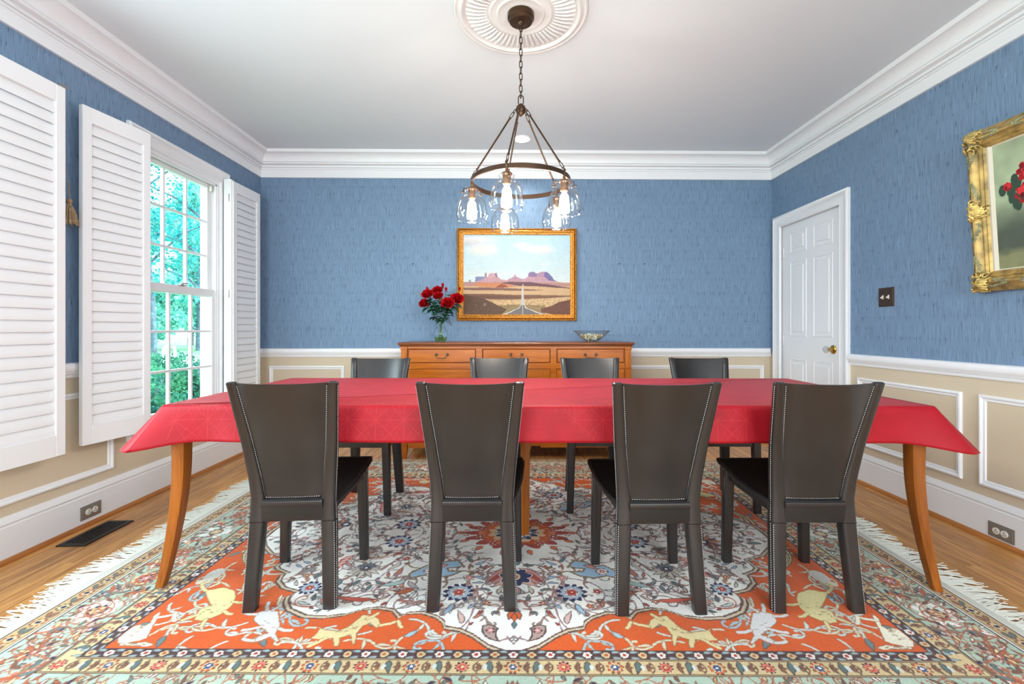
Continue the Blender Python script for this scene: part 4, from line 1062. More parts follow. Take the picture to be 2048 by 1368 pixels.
# ---- desert road picture on the back wall
def desert():
    W, Hh = 1462, 1085
    d = Draw(0, W, 0, Hh, 4.0, (188, 214, 222))
    F = lambda pts: [(x - 183, 1215 - y) for x, y in pts]
    Y = np.linspace(0, 1, d.h)[:, None, None]
    top, low = np.array((176, 208, 222.)), np.array((214, 226, 224.))
    d.a[:] = low + (top - low) * np.clip((Y - 0.42) / 0.55, 0, 1)
    n = smooth_noise(d.h, d.w, 16, 1)[..., None] - 0.5
    for x, y, rx, ry, a, c in ((330, 200, 250, 60, 0.85, (222, 216, 214)), (280, 250, 170, 40, 0.5, (196, 190, 192)), (440, 340, 170, 62, 0.85, (236, 226, 214)), (560, 310, 70, 40, 0.6, (234, 224, 214)), (990, 275, 110, 34, 0.7, (226, 212, 206)), (1250, 330, 140, 50, 0.85, (232, 220, 212)), (1080, 330, 120, 26, 0.5, (220, 214, 212)), (1270, 525, 60, 16, 0.5, (226, 218, 214)), (560, 680, 220, 26, 0.35, (236, 220, 206))):
        d.blob(x - 183, 1215 - y, rx, ry, c, a, 0.6)
    d.a += n * 7
    lav, sh, ros = (170, 140, 168), (124, 118, 160), (196, 158, 164)
    d.poly(F([(258, 778), (265, 745), (285, 735), (297, 778)]), (150, 150, 178))
    d.poly(F([(345, 775), (350, 705), (375, 697), (470, 697), (476, 775)]), (128, 138, 172))
    d.poly(F([(330, 785), (420, 745), (510, 705), (650, 700), (700, 735), (770, 745), (800, 790)]), (196, 152, 158))
    d.poly(F([(470, 715), (478, 650), (490, 642), (503, 650), (508, 715)]), (166, 138, 156))
    d.poly(F([(510, 715), (522, 690), (540, 660), (580, 645), (600, 652), (640, 648), (652, 705), (640, 715)]), (200, 160, 164)); d.poly(F([(615, 652), (640, 648), (655, 710), (625, 710)]), (138, 116, 146))
    d.poly(F([(770, 780), (780, 745), (850, 712), (878, 690), (890, 663), (902, 690), (940, 715), (1010, 738), (1010, 790)]), (186, 146, 158))
    d.poly(F([(960, 790), (1000, 738), (1060, 705), (1075, 645), (1130, 630), (1190, 655), (1200, 650), (1260, 630), (1330, 635), (1360, 680), (1385, 690), (1420, 740), (1470, 768), (1645, 790)]), (192, 152, 162))
    d.poly(F([(1075, 645), (1130, 630), (1190, 655), (1190, 705), (1120, 700), (1070, 690)]), (142, 118, 156)); d.poly(F([(1200, 650), (1260, 630), (1330, 635), (1360, 680), (1330, 700), (1200, 705)]), (176, 142, 164)); d.poly(F([(1290, 640), (1330, 635), (1385, 690), (1420, 740), (1450, 762), (1360, 755), (1290, 700)]), (118, 112, 158))
    rng = np.random.default_rng(5)
    for _ in range(110):
        x = rng.uniform(380, 1400); y = rng.uniform(705, 775); d.stroke(F([(x, y), (x + rng.uniform(-6, 6), y + rng.uniform(10, 30))]), 5, (150, 118, 142), 0.35)
    d.a[:int((1215 - 778) / 4) + 1] = (206, 170, 128)
    d.poly(F([(183, 775), (700, 770), (900, 765), (1645, 790), (1645, 830), (183, 830)]), (182, 140, 134))
    d.poly(F([(300, 800), (420, 780), (560, 790), (690, 780), (780, 800), (900, 835), (700, 850), (400, 835)]), (204, 132, 92)); d.poly(F([(620, 845), (700, 800), (760, 812), (800, 845)]), (150, 84, 66))
    d.poly(F([(690, 785), (820, 770), (1100, 775), (1300, 800), (1645, 850), (1645, 862), (1200, 830), (950, 825)]), (112, 78, 84))
    d.poly(F([(183, 850), (520, 845), (900, 862), (1300, 882), (1100, 890), (500, 885), (183, 882)]), (132, 96, 86))
    d.poly(F([(183, 935), (520, 932), (900, 945), (1645, 958), (1645, 970), (1200, 1000), (700, 1015), (480, 1005), (183, 990)]), (128, 92, 72)); d.poly(F([(183, 955), (800, 960), (1100, 985), (600, 1005), (183, 990)]), (112, 78, 62))
    d.poly(F([(560, 1040), (900, 1020), (1300, 1010), (1645, 985), (1645, 1060), (1300, 1110), (900, 1110), (640, 1095)]), (214, 180, 132))
    d.poly(F([(620, 1090), (960, 1075), (940, 1140), (700, 1215), (600, 1215)]), (150, 128, 88)); d.poly(F([(1020, 1080), (1300, 1090), (1300, 1215), (1250, 1215), (1060, 1130)]), (154, 132, 92))
    d.poly(F([(183, 940), (300, 968), (450, 992), (560, 1040), (680, 1100), (780, 1145), (700, 1215), (183, 1215)]), (96, 70, 54)); d.poly(F([(1645, 1012), (1500, 1038), (1380, 1100), (1250, 1132), (1240, 1180), (1400, 1215), (1645, 1215)]), (112, 70, 58))
    for _ in range(900):
        x = rng.uniform(183, 1645); y = rng.uniform(1000, 1215); v = rng.uniform(-26, 26); d.blob(x - 183, 1215 - y, rng.uniform(4, 12), rng.uniform(3, 6), np.array((112, 86, 62)) + v, 0.35)
    d.poly(F([(992, 795), (1004, 795), (1012, 1000), (1026, 1090), (1030, 1120), (1290, 1215), (730, 1215), (945, 1120), (958, 1090), (975, 1000)]), (196, 190, 184)); d.poly(F([(966, 1085), (1018, 1085), (1024, 1122), (1240, 1215), (775, 1215), (952, 1122)]), (118, 112, 110))
    for l in ([(966, 1090), (948, 1122), (745, 1215)], [(1020, 1090), (1030, 1122), (1270, 1215)], [(992, 1090), (993, 1215)], [(985, 860), (982, 960)], [(998, 860), (1002, 960)]): d.stroke(F(l), 7, (222, 218, 210), 0.8)
    d.blob(478 - 183, 1215 - 1080, 18, 24, (146, 150, 140), 0.6)
    d.a += (smooth_noise(d.h, d.w, 2, 8)[..., None] - 0.5) * 14
    d.a *= 0.92
    return d
PCX, PCZ, PW2, PH2 = 0.035, 1.606, 0.564, 0.436
pt = empty('framed_picture', (PCX, YB, PCZ), rot=(0, 0, 0)); tag(pt, 'gold-framed picture of a desert road and red buttes above the sideboard', 'picture')
dd = desert(); xs = np.linspace(-0.508, 0.508, 330); ys = np.linspace(-0.377, 0.377, 250)
painted_grid('canvas', xs, ys, lambda X, Y: np.stack([X, np.full_like(X, -0.018), Y], 1), dd.sample((xs + 0.508) / 1.016 * 1462, (ys + 0.377) / 0.754 * 1085), CANVAS, pt)
MB().box(-0.535, 0.535, -0.017, -0.002, -0.405, 0.405).build('backing', mat('backing_board', (90, 70, 50), 0.9), pt)
fp = [(0, -0.002), (0, 0.030), (0.004, 0.035), (0.010, 0.036), (0.014, 0.030), (0.018, 0.032), (0.026, 0.037), (0.034, 0.035), (0.038, 0.028), (0.043, 0.027), (0.050, 0.022), (0.058, 0.021), (0.061, 0.017)]
fo = rectframe(MB(), lambda u, w, q: (u, -q, w), -PW2, PW2, -PH2, PH2, fp).build('frame', GOLD, pt, smooth=30)
orn = MB()
def leaf_orn(mb, fn, u, w, du, dw, s):
    """little raised acanthus lobe: fn(u, w, depth)"""
    for k, (a, r) in enumerate(((0, 1.0), (0.8, 0.7), (-0.8, 0.7))):
        ca, sa = math.cos(a), math.sin(a); ex, ey = du * ca - dw * sa, du * sa + dw * ca
        p = [(u - ey * s * 0.28, w + ex * s * 0.28), (u + ex * s * r, w + ey * s * r), (u + ey * s * 0.28, w - ex * s * 0.28), (u - ex * s * 0.2, w - ey * s * 0.2)]
        c = (u + ex * s * r * 0.4, w + ey * s * r * 0.4)
        vs = [fn(*q, 0) for q in p] + [fn(*c, s * 0.42)]
        mb.add(vs, [(0, 1, 4), (1, 2, 4), (2, 3, 4), (3, 0, 4)])
fn = lambda u, w, q: (u, -0.034 - q, w)
for sgn in (-1, 1):
    for i in range(70):
        u = -PW2 + 0.024 + (2 * PW2 - 0.048) * i / 69; leaf_orn(orn, fn, u, sgn * (PH2 - 0.026), 1 if i % 2 else 0.4, 0.3 * sgn, 0.011)
    for i in range(54):
        w = -PH2 + 0.024 + (2 * PH2 - 0.048) * i / 53; leaf_orn(orn, fn, sgn * (PW2 - 0.026), w, 0.3 * sgn, 1 if i % 2 else 0.4, 0.011)
tag(orn.build('carved_leaf_band', GOLD, fo), kind='stuff')

# ---- painting of red roses on the right wall, tilted forward at the top
rp = empty('framed_painting', (XR - 0.004, 1.968, 1.285), rot=(0, 0, 0)); tag(rp, 'painting of red roses in an ornate gilded frame on the right wall', 'painting')
tilt = math.radians(3.6)
# local frame: u along -y (towards the camera), w up the wall, depth into the room; leans out at the top
def rpf(u, w, q): return (-(math.sin(tilt) * w + math.cos(tilt) * q), -u, math.cos(tilt) * w - math.sin(tilt) * q)
RU, RW = 0.402, 0.828
def roses_paint():
    d = Draw(0, 1.0, 0, 1.0, 0.005, (150, 168, 138)); yy = np.linspace(0, 1, d.h)[:, None, None]
    n = smooth_noise(d.h, d.w, 36, 3)[..., None]; n2 = smooth_noise(d.h, d.w, 12, 4)[..., None]
    d.a[:] = np.array((150, 166, 136.)) * (0.82 + 0.3 * n)
    dark = np.clip((0.52 - yy + 0.12 * (n - 0.5)) / 0.22, 0, 1); d.a[:] = d.a * (1 - dark) + np.array((78, 88, 76.)) * dark
    tb_ = np.clip((0.16 - yy + 0.04 * (n2 - 0.5)) / 0.06, 0, 1); d.a[:] = d.a * (1 - tb_) + np.array((128, 132, 96.)) * tb_
    d.a *= 0.95 + 0.1 * n2
    rng = np.random.default_rng(6)
    for x, y, r in ((0.24, 0.57, 0.085), (0.26, 0.73, 0.085), (0.5, 0.63, 0.12), (0.45, 0.82, 0.1), (0.68, 0.7, 0.11), (0.7, 0.54, 0.09), (0.105, 0.645, 0.038), (0.6, 0.9, 0.05)):
        d.stroke([(x, y), (0.5 + (x - 0.5) * 0.3, 0.34)], 0.012, (52, 66, 52))
        for k in range(3):
            a = rng.uniform(0, 6.28); d.blob(x + 1.25 * r * math.cos(a), y - abs(1.2 * r * math.sin(a)), 0.03, 0.045, (48, 72, 58))
        d.star(x, y, r, 7, 0.25, (160, 20, 30), rng.uniform(0, 3))
        for k in range(5): d.star(x + rng.uniform(-.3, .3) * r, y + rng.uniform(-.3, .3) * r, r * (0.75 - 0.13 * k), 5, 0.3, ((196, 36, 44), (120, 12, 24), (206, 52, 56), (140, 14, 26), (90, 8, 18))[k], rng.uniform(0, 3))
    d.poly([(0.36, 0.36), (0.64, 0.36), (0.7, 0.2), (0.6, 0.1), (0.4, 0.1), (0.3, 0.2)], (96, 104, 120)); d.poly([(0.36, 0.36), (0.45, 0.36), (0.42, 0.2), (0.44, 0.1), (0.4, 0.1), (0.3, 0.2)], (136, 142, 150))
    return d
rd_ = roses_paint(); us = np.linspace(-0.278, 0.278, 200); ws = np.linspace(0.108, 0.720, 220)
ca, sa = math.cos(tilt), math.sin(tilt)
painted_grid('canvas', us, ws, lambda U, V: np.stack([-(sa * V + ca * 0.026), -U, ca * V - sa * 0.026], 1), rd_.sample((us + 0.278) / 0.556, (ws - 0.108) / 0.612), CANVAS, rp)
LINER = mat('cream_linen_liner', (206, 200, 182), 0.8)
rectframe(MB(), rpf, -0.300, 0.300, 0.086, 0.742, [(0, 0.034), (0.010, 0.036), (0.022, 0.027), (0.024, 0.020)]).build('liner', LINER, rp)
pr = [(0, 0.004), (0.002, 0.030), (0.008, 0.038), (0.020, 0.044), (0.034, 0.060), (0.046, 0.066), (0.054, 0.063), (0.062, 0.050), (0.072, 0.045), (0.076, 0.049), (0.081, 0.045), (0.088, 0.040), (0.094, 0.042), (0.102, 0.034)]
fo = rectframe(MB(), rpf, -RU, RU, 0.0, RW, pr).build('frame', GOLD2, rp, smooth=30)
MB().add([rpf(-0.36, 0.04, 0.004), rpf(0.36, 0.04, 0.004), rpf(0.36, RW - 0.04, 0.004), rpf(-0.36, RW - 0.04, 0.004)], [(0, 1, 2, 3)]).build('backing', mat('brown_paper', (110, 90, 66), 0.9), rp)
bd = MB()
for i in range(110):
    w = 0.082 + 0.664 * i / 109
    for sg in (-1, 1): bd.ball(rpf(sg * (RU - 0.0765), w, 0.049), 0.0032, 6, 4)
for i in range(100):
    u = -0.322 + 0.644 * i / 99
    for ww in (0.0765, RW - 0.0765): bd.ball(rpf(u, ww, 0.049), 0.0032, 6, 4)
tag(bd.build('bead_row', GOLD2, fo), kind='stuff')
def rocaille(cu, cw, du, dw, size, seed, reach):
    """cluster of raised scrolls and leaves: a shell in the middle, curls around, sprays of leaves along (du, dw)"""
    rnd = random.Random(seed); mb = MB()
    def P(u, w, q):
        U, W_ = max(-RU + 0.003, min(RU - 0.003, cu + u)), max(0.003, min(RW - 0.003, cw + w))
        return rpf(U, W_, lerp(pr, min(RU - abs(U), W_, RW - W_)) + q - 0.054)
    for k in range(9):                                             # shell ribs
        a = -1.3 + 2.6 * k / 8; L_ = size * 0.62 * (1 - 0.18 * abs(a))
        bx, by = math.cos(a) * dw + math.sin(a) * du, math.sin(a) * dw - math.cos(a) * du
        mb.tube([P(-bx * size * 0.08, -by * size * 0.08, 0.066), P(bx * L_ * 0.55, by * L_ * 0.55, 0.076), P(bx * L_, by * L_, 0.064)], [size * 0.05, size * 0.085, size * 0.10], 6)
    for k in range(16):                                            # curls
        a = 2 * PI * k / 16 + rnd.uniform(-0.2, 0.2); r = size * rnd.uniform(0.40, 0.72); c0 = (r * math.cos(a), r * math.sin(a)); sg = rnd.choice((-1, 1)); pts = []
        for i in range(12):
            t = i / 11; rr = size * 0.20 * (1 - 0.82 * t); th = a + sg * t * 4.6; pts.append(P(c0[0] + rr * math.cos(th), c0[1] + rr * math.sin(th), 0.058 + 0.012 * math.sin(t * 3)))
        mb.tube(pts, [size * 0.068 * (1 - 0.45 * i / 11) for i in range(12)], 6)
    for sg in (-1, 1):                                             # leafy sprays along the rail
        for i in range(reach):
            s = size * (0.9 + 0.30 * i); off = size * 0.22 * math.sin(i * 1.3) * (1 - i / reach)
            u, w = du * s * sg + dw * off, dw * s * sg + du * off
            f2 = lambda a_, b_, q: rpf(a_, b_, 0.060 + q)
            for sd in (-1, 1): leaf_orn(mb, f2, cu + u, cw + w, du * sg * 0.6 + dw * sd * 0.8, dw * sg * 0.6 + du * sd * 0.8, size * 0.36 * (1 - 0.5 * i / reach))
    return mb
GOLD3 = mat('bright_gilt_relief', (196, 166, 100), 0.4, 0.5, bump=(200, 0.4), var=(45, 0.35))
iu, iw = RU - 0.044, RW - 0.044
for k, (cu, cw, du, dw, sz, rc_) in enumerate(((-iu, 0.044, 0.7, 0.7, 0.082, 0), (-iu, iw, -0.7, 0.7, 0.082, 0), (iu, 0.044, -0.7, 0.7, 0.082, 0), (iu, iw, 0.7, 0.7, 0.082, 0))):
    tag(rocaille(cu, cw, du, dw, sz, k, rc_).build('corner_ornament', GOLD3, fo, smooth=60), 'raised gilded scrollwork')
for k, (cu, cw, du, dw) in enumerate(((-iu, RW * 0.5, 0, 1), (iu, RW * 0.5, 0, 1), (0, 0.044, 1, 0), (0, RW - 0.044, 1, 0))):
    tag(rocaille(cu, cw, du, dw, 0.074, 10 + k, 0).build('centre_ornament', GOLD3, fo, smooth=60), 'raised gilded scrollwork')
    sp_ = MB(); f2 = lambda a_, b_, q: rpf(a_, b_, lerp(pr, max(0, min(RU - abs(a_), b_, RW - b_))) + 0.001 + q); rnd = random.Random(k)
    for base in ((-1, 1) if True else ()):
        half = (RW / 2 if dw else RU)
        for rng_ in ((0.06, 0.145), (half - 0.185, half - 0.075)):
            n_ = 11
            for i in range(n_):
                s = rng_[0] + (rng_[1] - rng_[0]) * i / (n_ - 1)
                wd = 0.020 * (1 - abs(i / (n_ - 1) - (0.15 if rng_[0] < 0.1 else 0.85)))
                for sd in (-1, 1):
                    o_ = sd * wd * rnd.uniform(0.6, 1.1)
                    leaf_orn(sp_, f2, cu + du * s * base + dw * o_ - (cu * 0.0), cw + dw * s * base + du * o_, du * base * 0.7 + dw * sd * 0.7, dw * base * 0.7 + du * sd * 0.7, rnd.uniform(0.011, 0.016))
    tag(sp_.build('leaf_spray', PATINA, fo), 'grey green leaf sprays in relief', kind='stuff')
# ================================================================== ORIENTAL RUG
RGX, RGY, RGR = 0.02, 2.42, -0.0215
RXH, RYH = 1.80, 1.36
def draw_rug():
    """quadrant of the pattern: x 0..RXH from the centre to an end, y 0..RYH from the centre to a long side; mirrored twice"""
    rs = 0.0025
    d = Draw(0, RXH, 0, RYH, rs, (168, 200, 186)); rng = np.random.default_rng(11); rnd = random.Random(21)
    IV, OR, BR, TAN, MINT, NAVY = (242, 238, 230), (212, 88, 26), (78, 52, 54), (190, 160, 116), (170, 190, 172), (34, 40, 82)
    LINE, RED, TEAL, PALE, GREY, PINK, RUST, DK = (86, 66, 62), (176, 62, 48), (92, 124, 128), (204, 212, 208), (150, 140, 136), (206, 138, 128), (184, 96, 60), (54, 46, 50)
    LB = (160, 190, 214); CREAM = (206, 182, 136)
    FX, FY = 1.39, 0.885                                            # field edge
    G1X, G1Y = 1.437, 0.932; G2X, G2Y = 1.500, 0.994; MX, MY = 1.712, 1.268
    # outer bands
    def rect(x, y, c): d.poly([(-1, -1), (x, -1), (x, y), (-1, y)], c)
    d.a[:] = IV
    rect(RXH - 0.004, RYH - 0.004, DK); rect(RXH - 0.012, RYH - 0.012, TAN)
    rect(MX + 0.012, MY + 0.012, DK); rect(MX + 0.008, MY + 0.008, IV); rect(MX + 0.002, MY + 0.002, DK); rect(MX - 0.004, MY - 0.004, MINT)
    rect(G2X + 0.006, G2Y + 0.006, DK); rect(G2X + 0.002, G2Y + 0.002, TAN); rect(G2X - 0.001, G2Y - 0.001, DK); rect(G2X - 0.005, G2Y - 0.005, CREAM)
    rect(G1X + 0.003, G1Y + 0.003, DK); rect(G1X - 0.001, G1Y - 0.001, TAN); rect(G1X - 0.004, G1Y - 0.004, BR)
    rect(FX + 0.002, FY + 0.002, DK); rect(FX - 0.002, FY - 0.002, OR)
    def spiral(x, y, a, s, sg, turns=1.4, n=16):
        pts = []
        for i in range(n + 1):
            t = i / n; th = a + sg * turns * 2 * PI * t; r = s * (1 - 0.86 * t)
            pts.append((x + s * math.cos(a + PI) * -1 * 0 + s * math.cos(a) * 0 + (s * math.cos(a - sg * PI / 2) * -1) * -1 * 0 + r * math.cos(th), y + r * math.sin(th)))
        return pts
    def arc(p, q, b, n=12):
        (xa, ya), (xb, yb) = p, q; mx_, my_ = (xa + xb) / 2 - (yb - ya) * b, (ya + yb) / 2 + (xb - xa) * b
        return [((1 - t) ** 2 * xa + 2 * t * (1 - t) * mx_ + t * t * xb, (1 - t) ** 2 * ya + 2 * t * (1 - t) * my_ + t * t * yb) for t in [i / n for i in range(n + 1)]]
    def leafp(x, y, a, l, w, c, line=LINE, lw=0.0035, bend=0.3):
        up, dn = [], []
        for i in range(9):
            t = i / 8; ww = w * math.sin(PI * t ** 0.8) ; ox = l * t; oy = bend * l * t * t
            ca_, sa_ = math.cos(a), math.sin(a)
            up.append((x + ox * ca_ - (oy + ww) * sa_, y + ox * sa_ + (oy + ww) * ca_)); dn.append((x + ox * ca_ - (oy - ww) * sa_, y + ox * sa_ + (oy - ww) * ca_))
        d.poly(up + dn[::-1], c, 1.0, line, lw)
    def curl(x, y, a, s, sg, c, w):
        """stem leaving (x, y) in direction a and rolling into a spiral"""
        pts = []; th = a; px, py = x, y; n = 20
        for i in range(n):
            pts.append((px, py)); st = s * (0.16 - 0.0062 * i); px += st * math.cos(th); py += st * math.sin(th); th += sg * (0.12 + 0.030 * i)
        d.stroke(pts, w, c); d.blob(*pts[-1], w * 0.9, w * 0.9, c)
    def flower(x, y, r, n, cs, rot=0.0, line=LINE, sy=1.0):
        for k, c in enumerate(cs):
            d.star(x, y, r * (1 - 0.27 * k), n, 0.30 if k % 2 == 0 else 0.18, c, rot + 0.4 * k, line if k == 0 else None, 0.003, sy)
        d.blob(x, y, r * 0.16, r * 0.16, IV)
    def palm(x, y, a, s, cs):
        for k in range(-3, 4): leafp(x, y, a + k * 0.42, s * (1.0 - 0.06 * abs(k)), s * 0.13, cs[abs(k) % 2], LINE, 0.003, 0.12 * (1 if k > 0 else -1))
        d.blob(x, y, s * 0.30, s * 0.30, LINE); d.blob(x, y, s * 0.26, s * 0.26, cs[2]); flower(x, y, s * 0.18, 6, (cs[3], IV))
    # ---- ivory medallion outline (scalloped), drawn as nested contours
    med = [(0.0, 0.897), (0.027, 0.884), (0.085, 0.856), (0.146, 0.801), (0.192, 0.772), (0.249, 0.759), (0.26, 0.727), (0.289, 0.699), (0.349, 0.672), (0.403, 0.677), (0.428, 0.702), (0.461, 0.661), (0.521, 0.645), (0.574, 0.653), (0.635, 0.69), (0.702, 0.703), (0.784, 0.699), (0.862, 0.659), (0.898, 0.612), (0.909, 0.573), (0.886, 0.541), (0.959, 0.514), (1.006, 0.465), (1.015, 0.415), (0.998, 0.401), (1.058, 0.369), (1.078, 0.346), (1.068, 0.272), (1.168, 0.228), (1.243, 0.154), (1.294, 0.075), (1.30, 0.0)]
    area = med + [(1.30, -0.1), (-0.1, -0.1), (-0.1, 0.897)]
    border = d.a.copy()
    # ---- orange ground: pale scrolls and animals
    inmed = Draw(0, RXH, 0, RYH, 0.01, (0, 0, 0)); inmed.poly(area, (1, 1, 1))
    def in_med(x, y, m=0.0):
        j, i = int(y / 0.01), int(x / 0.01); return 0 <= j < inmed.h and 0 <= i < inmed.w and inmed.a[j, i, 0] > 0.5
    SCR = (206, 212, 204); SCB = (168, 190, 196)
    pts_o = []
    for _ in range(4000):
        x, y = rnd.uniform(0.06, FX - 0.03), rnd.uniform(0.0, FY - 0.03)
        if in_med(x, y) or any((x - a) ** 2 + (y - b) ** 2 < 0.0062 for a, b in pts_o): continue
        pts_o.append((x, y))
    def scroll(x, y, a, s, sg, c, w):
        """S-shaped arabesque stem that rolls into a spiral, with hooks along it"""
        th = a; px, py = x, y; pts = []
        for i in range(34):
            pts.append((px, py)); st = s * (0.075 - 0.0014 * i); px += st * math.cos(th); py += st * math.sin(th)
            th += sg * (-0.10 if i < 12 else 0.05 + 0.016 * (i - 12))
        d.stroke(pts, w + 0.005, (150, 96, 66), 0.5); d.stroke(pts, w, c); d.blob(*pts[-1], w * 0.8, w * 0.8, c)
        for i in (7, 14):
            aa = math.atan2(pts[i + 1][1] - pts[i][1], pts[i + 1][0] - pts[i][0]); leafp(pts[i][0], pts[i][1], aa - sg * (0.8 if i == 7 else -0.9), s * 0.42, s * 0.055, c, (150, 100, 74), 0.0018, -0.4 * sg)
    rnd2 = random.Random(77)
    for k, (x, y) in enumerate(pts_o):
        a = rnd2.uniform(0, 6.28); sg = rnd2.choice((-1, 1))
        scroll(x, y, a, rnd2.uniform(0.10, 0.15), sg, rnd2.choice((SCR, SCR, SCB, (214, 206, 178))), 0.0085)
        if k % 5 == 0: leafp(x, y, a + 2.6, 0.06, 0.012, rnd2.choice(((108, 128, 130), SCB)), (96, 80, 76), 0.003)
    ANI = [([(1.358, .682), (1.362, .709), (1.341, .751), (1.346, .771), (1.372, .762), (1.384, .771), (1.386, .805), (1.383, .838), (1.363, .862), (1.337, .870), (1.328, .857), (1.304, .848), (1.286, .835), (1.302, .801), (1.321, .762), (1.336, .72)], (236, 228, 206)),
           ([(1.233, .867), (1.273, .852), (1.302, .857), (1.334, .860), (1.356, .862), (1.35, .872), (1.30, .872), (1.25, .876)], (236, 228, 206)),
           ([(1.16, .545), (1.221, .519), (1.284, .545), (1.239, .595), (1.193, .643), (1.217, .672), (1.193, .732), (1.163, .74), (1.136, .722), (1.115, .7), (1.108, .644), (1.13, .584)], (222, 208, 150)),
           ([(.907, .68), (.954, .668), (.984, .69), (.97, .733), (.918, .774), (.876, .804), (.891, .813), (.915, .837), (.92, .85), (.9, .855), (.875, .841), (.86, .823), (.82, .852), (.813, .847), (.85, .804), (.854, .765)], (214, 210, 208)),
           ([(.505, .725), (.531, .704), (.574, .698), (.589, .736), (.602, .766), (.629, .791), (.683, .785), (.702, .774), (.701, .805), (.712, .832), (.676, .836), (.634, .83), (.613, .87), (.597, .87), (.609, .829), (.578, .811), (.554, .862), (.546, .857), (.559, .806), (.553, .766), (.532, .747), (.497, .777), (.489, .757)], (226, 206, 152))]
    for pl, c in ANI:
        P = np.array(pl); cc = P.mean(0)
        d.poly([tuple(cc + (p - cc) * 1.10) for p in P], OR); d.poly(pl, c, 1, (150, 104, 70), 0.003)
        for _ in range(16):
            q = cc + (P[rnd.randrange(len(P))] - cc) * rnd.random() * 0.75; d.stroke([tuple(q), (q[0] + 0.012, q[1] + rnd.uniform(-.006, .006))], 0.002, (140, 110, 84))
    for (xa, ya), (xb, yb), c in (((1.20, .70), (1.235, .735), 2), ((1.15, .73), (1.14, .77), 2), ((1.115, .68), (1.075, .70), 2), ((1.12, .62), (1.07, .625), 2), ((1.28, .545), (1.33, .50), 2), ((1.33, .50), (1.31, .46), 2),
                              ((.955, .67), (.975, .625), 3), ((.93, .67), (.915, .63), 3), ((.98, .70), (1.03, .69), 3), ((.92, .77), (.975, .79), 3), ((.85, .78), (.80, .79), 3), ((.905, .845), (.945, .835), 3),
                              ((.49, .76), (.43, .735), 4), ((.43, .735), (.41, .77), 4), ((.66, .83), (.70, .872), 4), ((.55, .72), (.52, .69), 4), ((1.34, .72), (1.29, .70), 0), ((1.29, .70), (1.26, .74), 0)):
        cc = ANI[c][1]; d.stroke([(xa, ya), ((xa + xb) / 2, (ya + yb) / 2 + 0.004), (xb, yb)], 0.017, (150, 104, 70)); d.stroke([(xa, ya), ((xa + xb) / 2, (ya + yb) / 2 + 0.004), (xb, yb)], 0.013, cc)
    for s in (1,):                                                 # crouching bird with a striped tail near the end
        for k in range(6): d.stroke(arc((1.325 - 0.012 * k, 0.10 + 0.01 * k), (1.20 + 0.01 * k, 0.36 - 0.012 * k), -0.35), 0.007, (216, 206, 160) if k % 2 else (120, 100, 80))
        d.blob(1.33, 0.42, 0.035, 0.05, (210, 206, 196)); d.blob(1.35, 0.48, 0.016, 0.018, (220, 210, 180))
    # ---- medallion
    def grow(pl, m):
        P = np.array(pl); return [(x * (1 + m / 1.1), y * (1 + m / 0.8)) for x, y in P]
    orange = d.a.copy()
    d.poly(grow(area, 0.026), (96, 70, 58)); d.poly(grow(area, 0.018), (206, 186, 160)); d.poly(grow(area, 0.008), (104, 78, 64)); d.poly(area, IV)
    fixed = [(0, 0, 0.30), (0.345, 0.373, 0.12), (0.0, 0.43, 0.10), (0.232, 0.548, 0.075), (0.678, 0.35, 0.10), (0.81, 0.327, 0.08), (0.644, 0.60, 0.06), (0.0, 0.69, 0.06), (0.085, 0.788, 0.06), (0.60, 0.10, 0.09), (0.95, 0.10, 0.10), (0.86, 0.52, 0.06)]
    occ = []
    # vines
    VN = (150, 118, 122)
    for p, q, b in (((0.0, 0.62), (0.27, 0.66), -0.25), ((0.27, 0.66), (0.42, 0.60), 0.3), ((0.02, 0.30), (0.22, 0.44), 0.25), ((0.22, 0.44), (0.16, 0.66), 0.2), ((0.42, 0.52), (0.70, 0.60), -0.2), ((0.70, 0.60), (0.84, 0.50), 0.3), ((0.30, 0.08), (0.60, 0.22), 0.2), ((0.60, 0.22), (0.90, 0.10), 0.2), ((0.45, 0.28), (0.62, 0.20), -0.3), ((0.75, 0.20), (0.90, 0.42), 0.3), ((0.9, 0.10), (1.2, 0.08), 0.2), ((0.52, 0.02), (0.80, 0.02), 0.2), ((0.95, 0.24), (1.05, 0.12), -0.3), ((0.50, 0.42), (0.62, 0.50), 0.3)):
        pts = arc(p, q, b); d.stroke(pts, 0.007, VN); d.stroke(pts, 0.003, (198, 176, 176))
        for i in range(2, len(pts), 3):
            a = math.atan2(pts[i][1] - pts[i - 1][1], pts[i][0] - pts[i - 1][0]); sg = 1 if i % 2 else -1
            leafp(pts[i][0], pts[i][1], a + sg * 0.9, 0.045, 0.009, rnd.choice((PALE, GREY, PINK, TEAL)), LINE, 0.0028, 0.3 * sg)
        curl(pts[-1][0], pts[-1][1], math.atan2(pts[-1][1] - pts[-2][1], pts[-1][0] - pts[-2][0]), 0.20, rnd.choice((-1, 1)), VN, 0.006)
    vp_ = []
    for _ in range(3000):
        x, y = rnd.uniform(0.02, 1.2), rnd.uniform(0.02, 0.72)
        if not (in_med(x + 0.09, y) and in_med(x, y + 0.09) and in_med(x + 0.06, y + 0.06)) or x * x + (y / 0.7) ** 2 < 0.09 or any((x - a) ** 2 + (y - b) ** 2 < 0.0075 for a, b in vp_): continue
        vp_.append((x, y)); scroll(x, y, rnd.uniform(0, 6.28), rnd.uniform(0.07, 0.09), rnd.choice((-1, 1)), rnd.choice((VN, (134, 116, 120), (172, 130, 120), (128, 132, 136))), 0.0045)
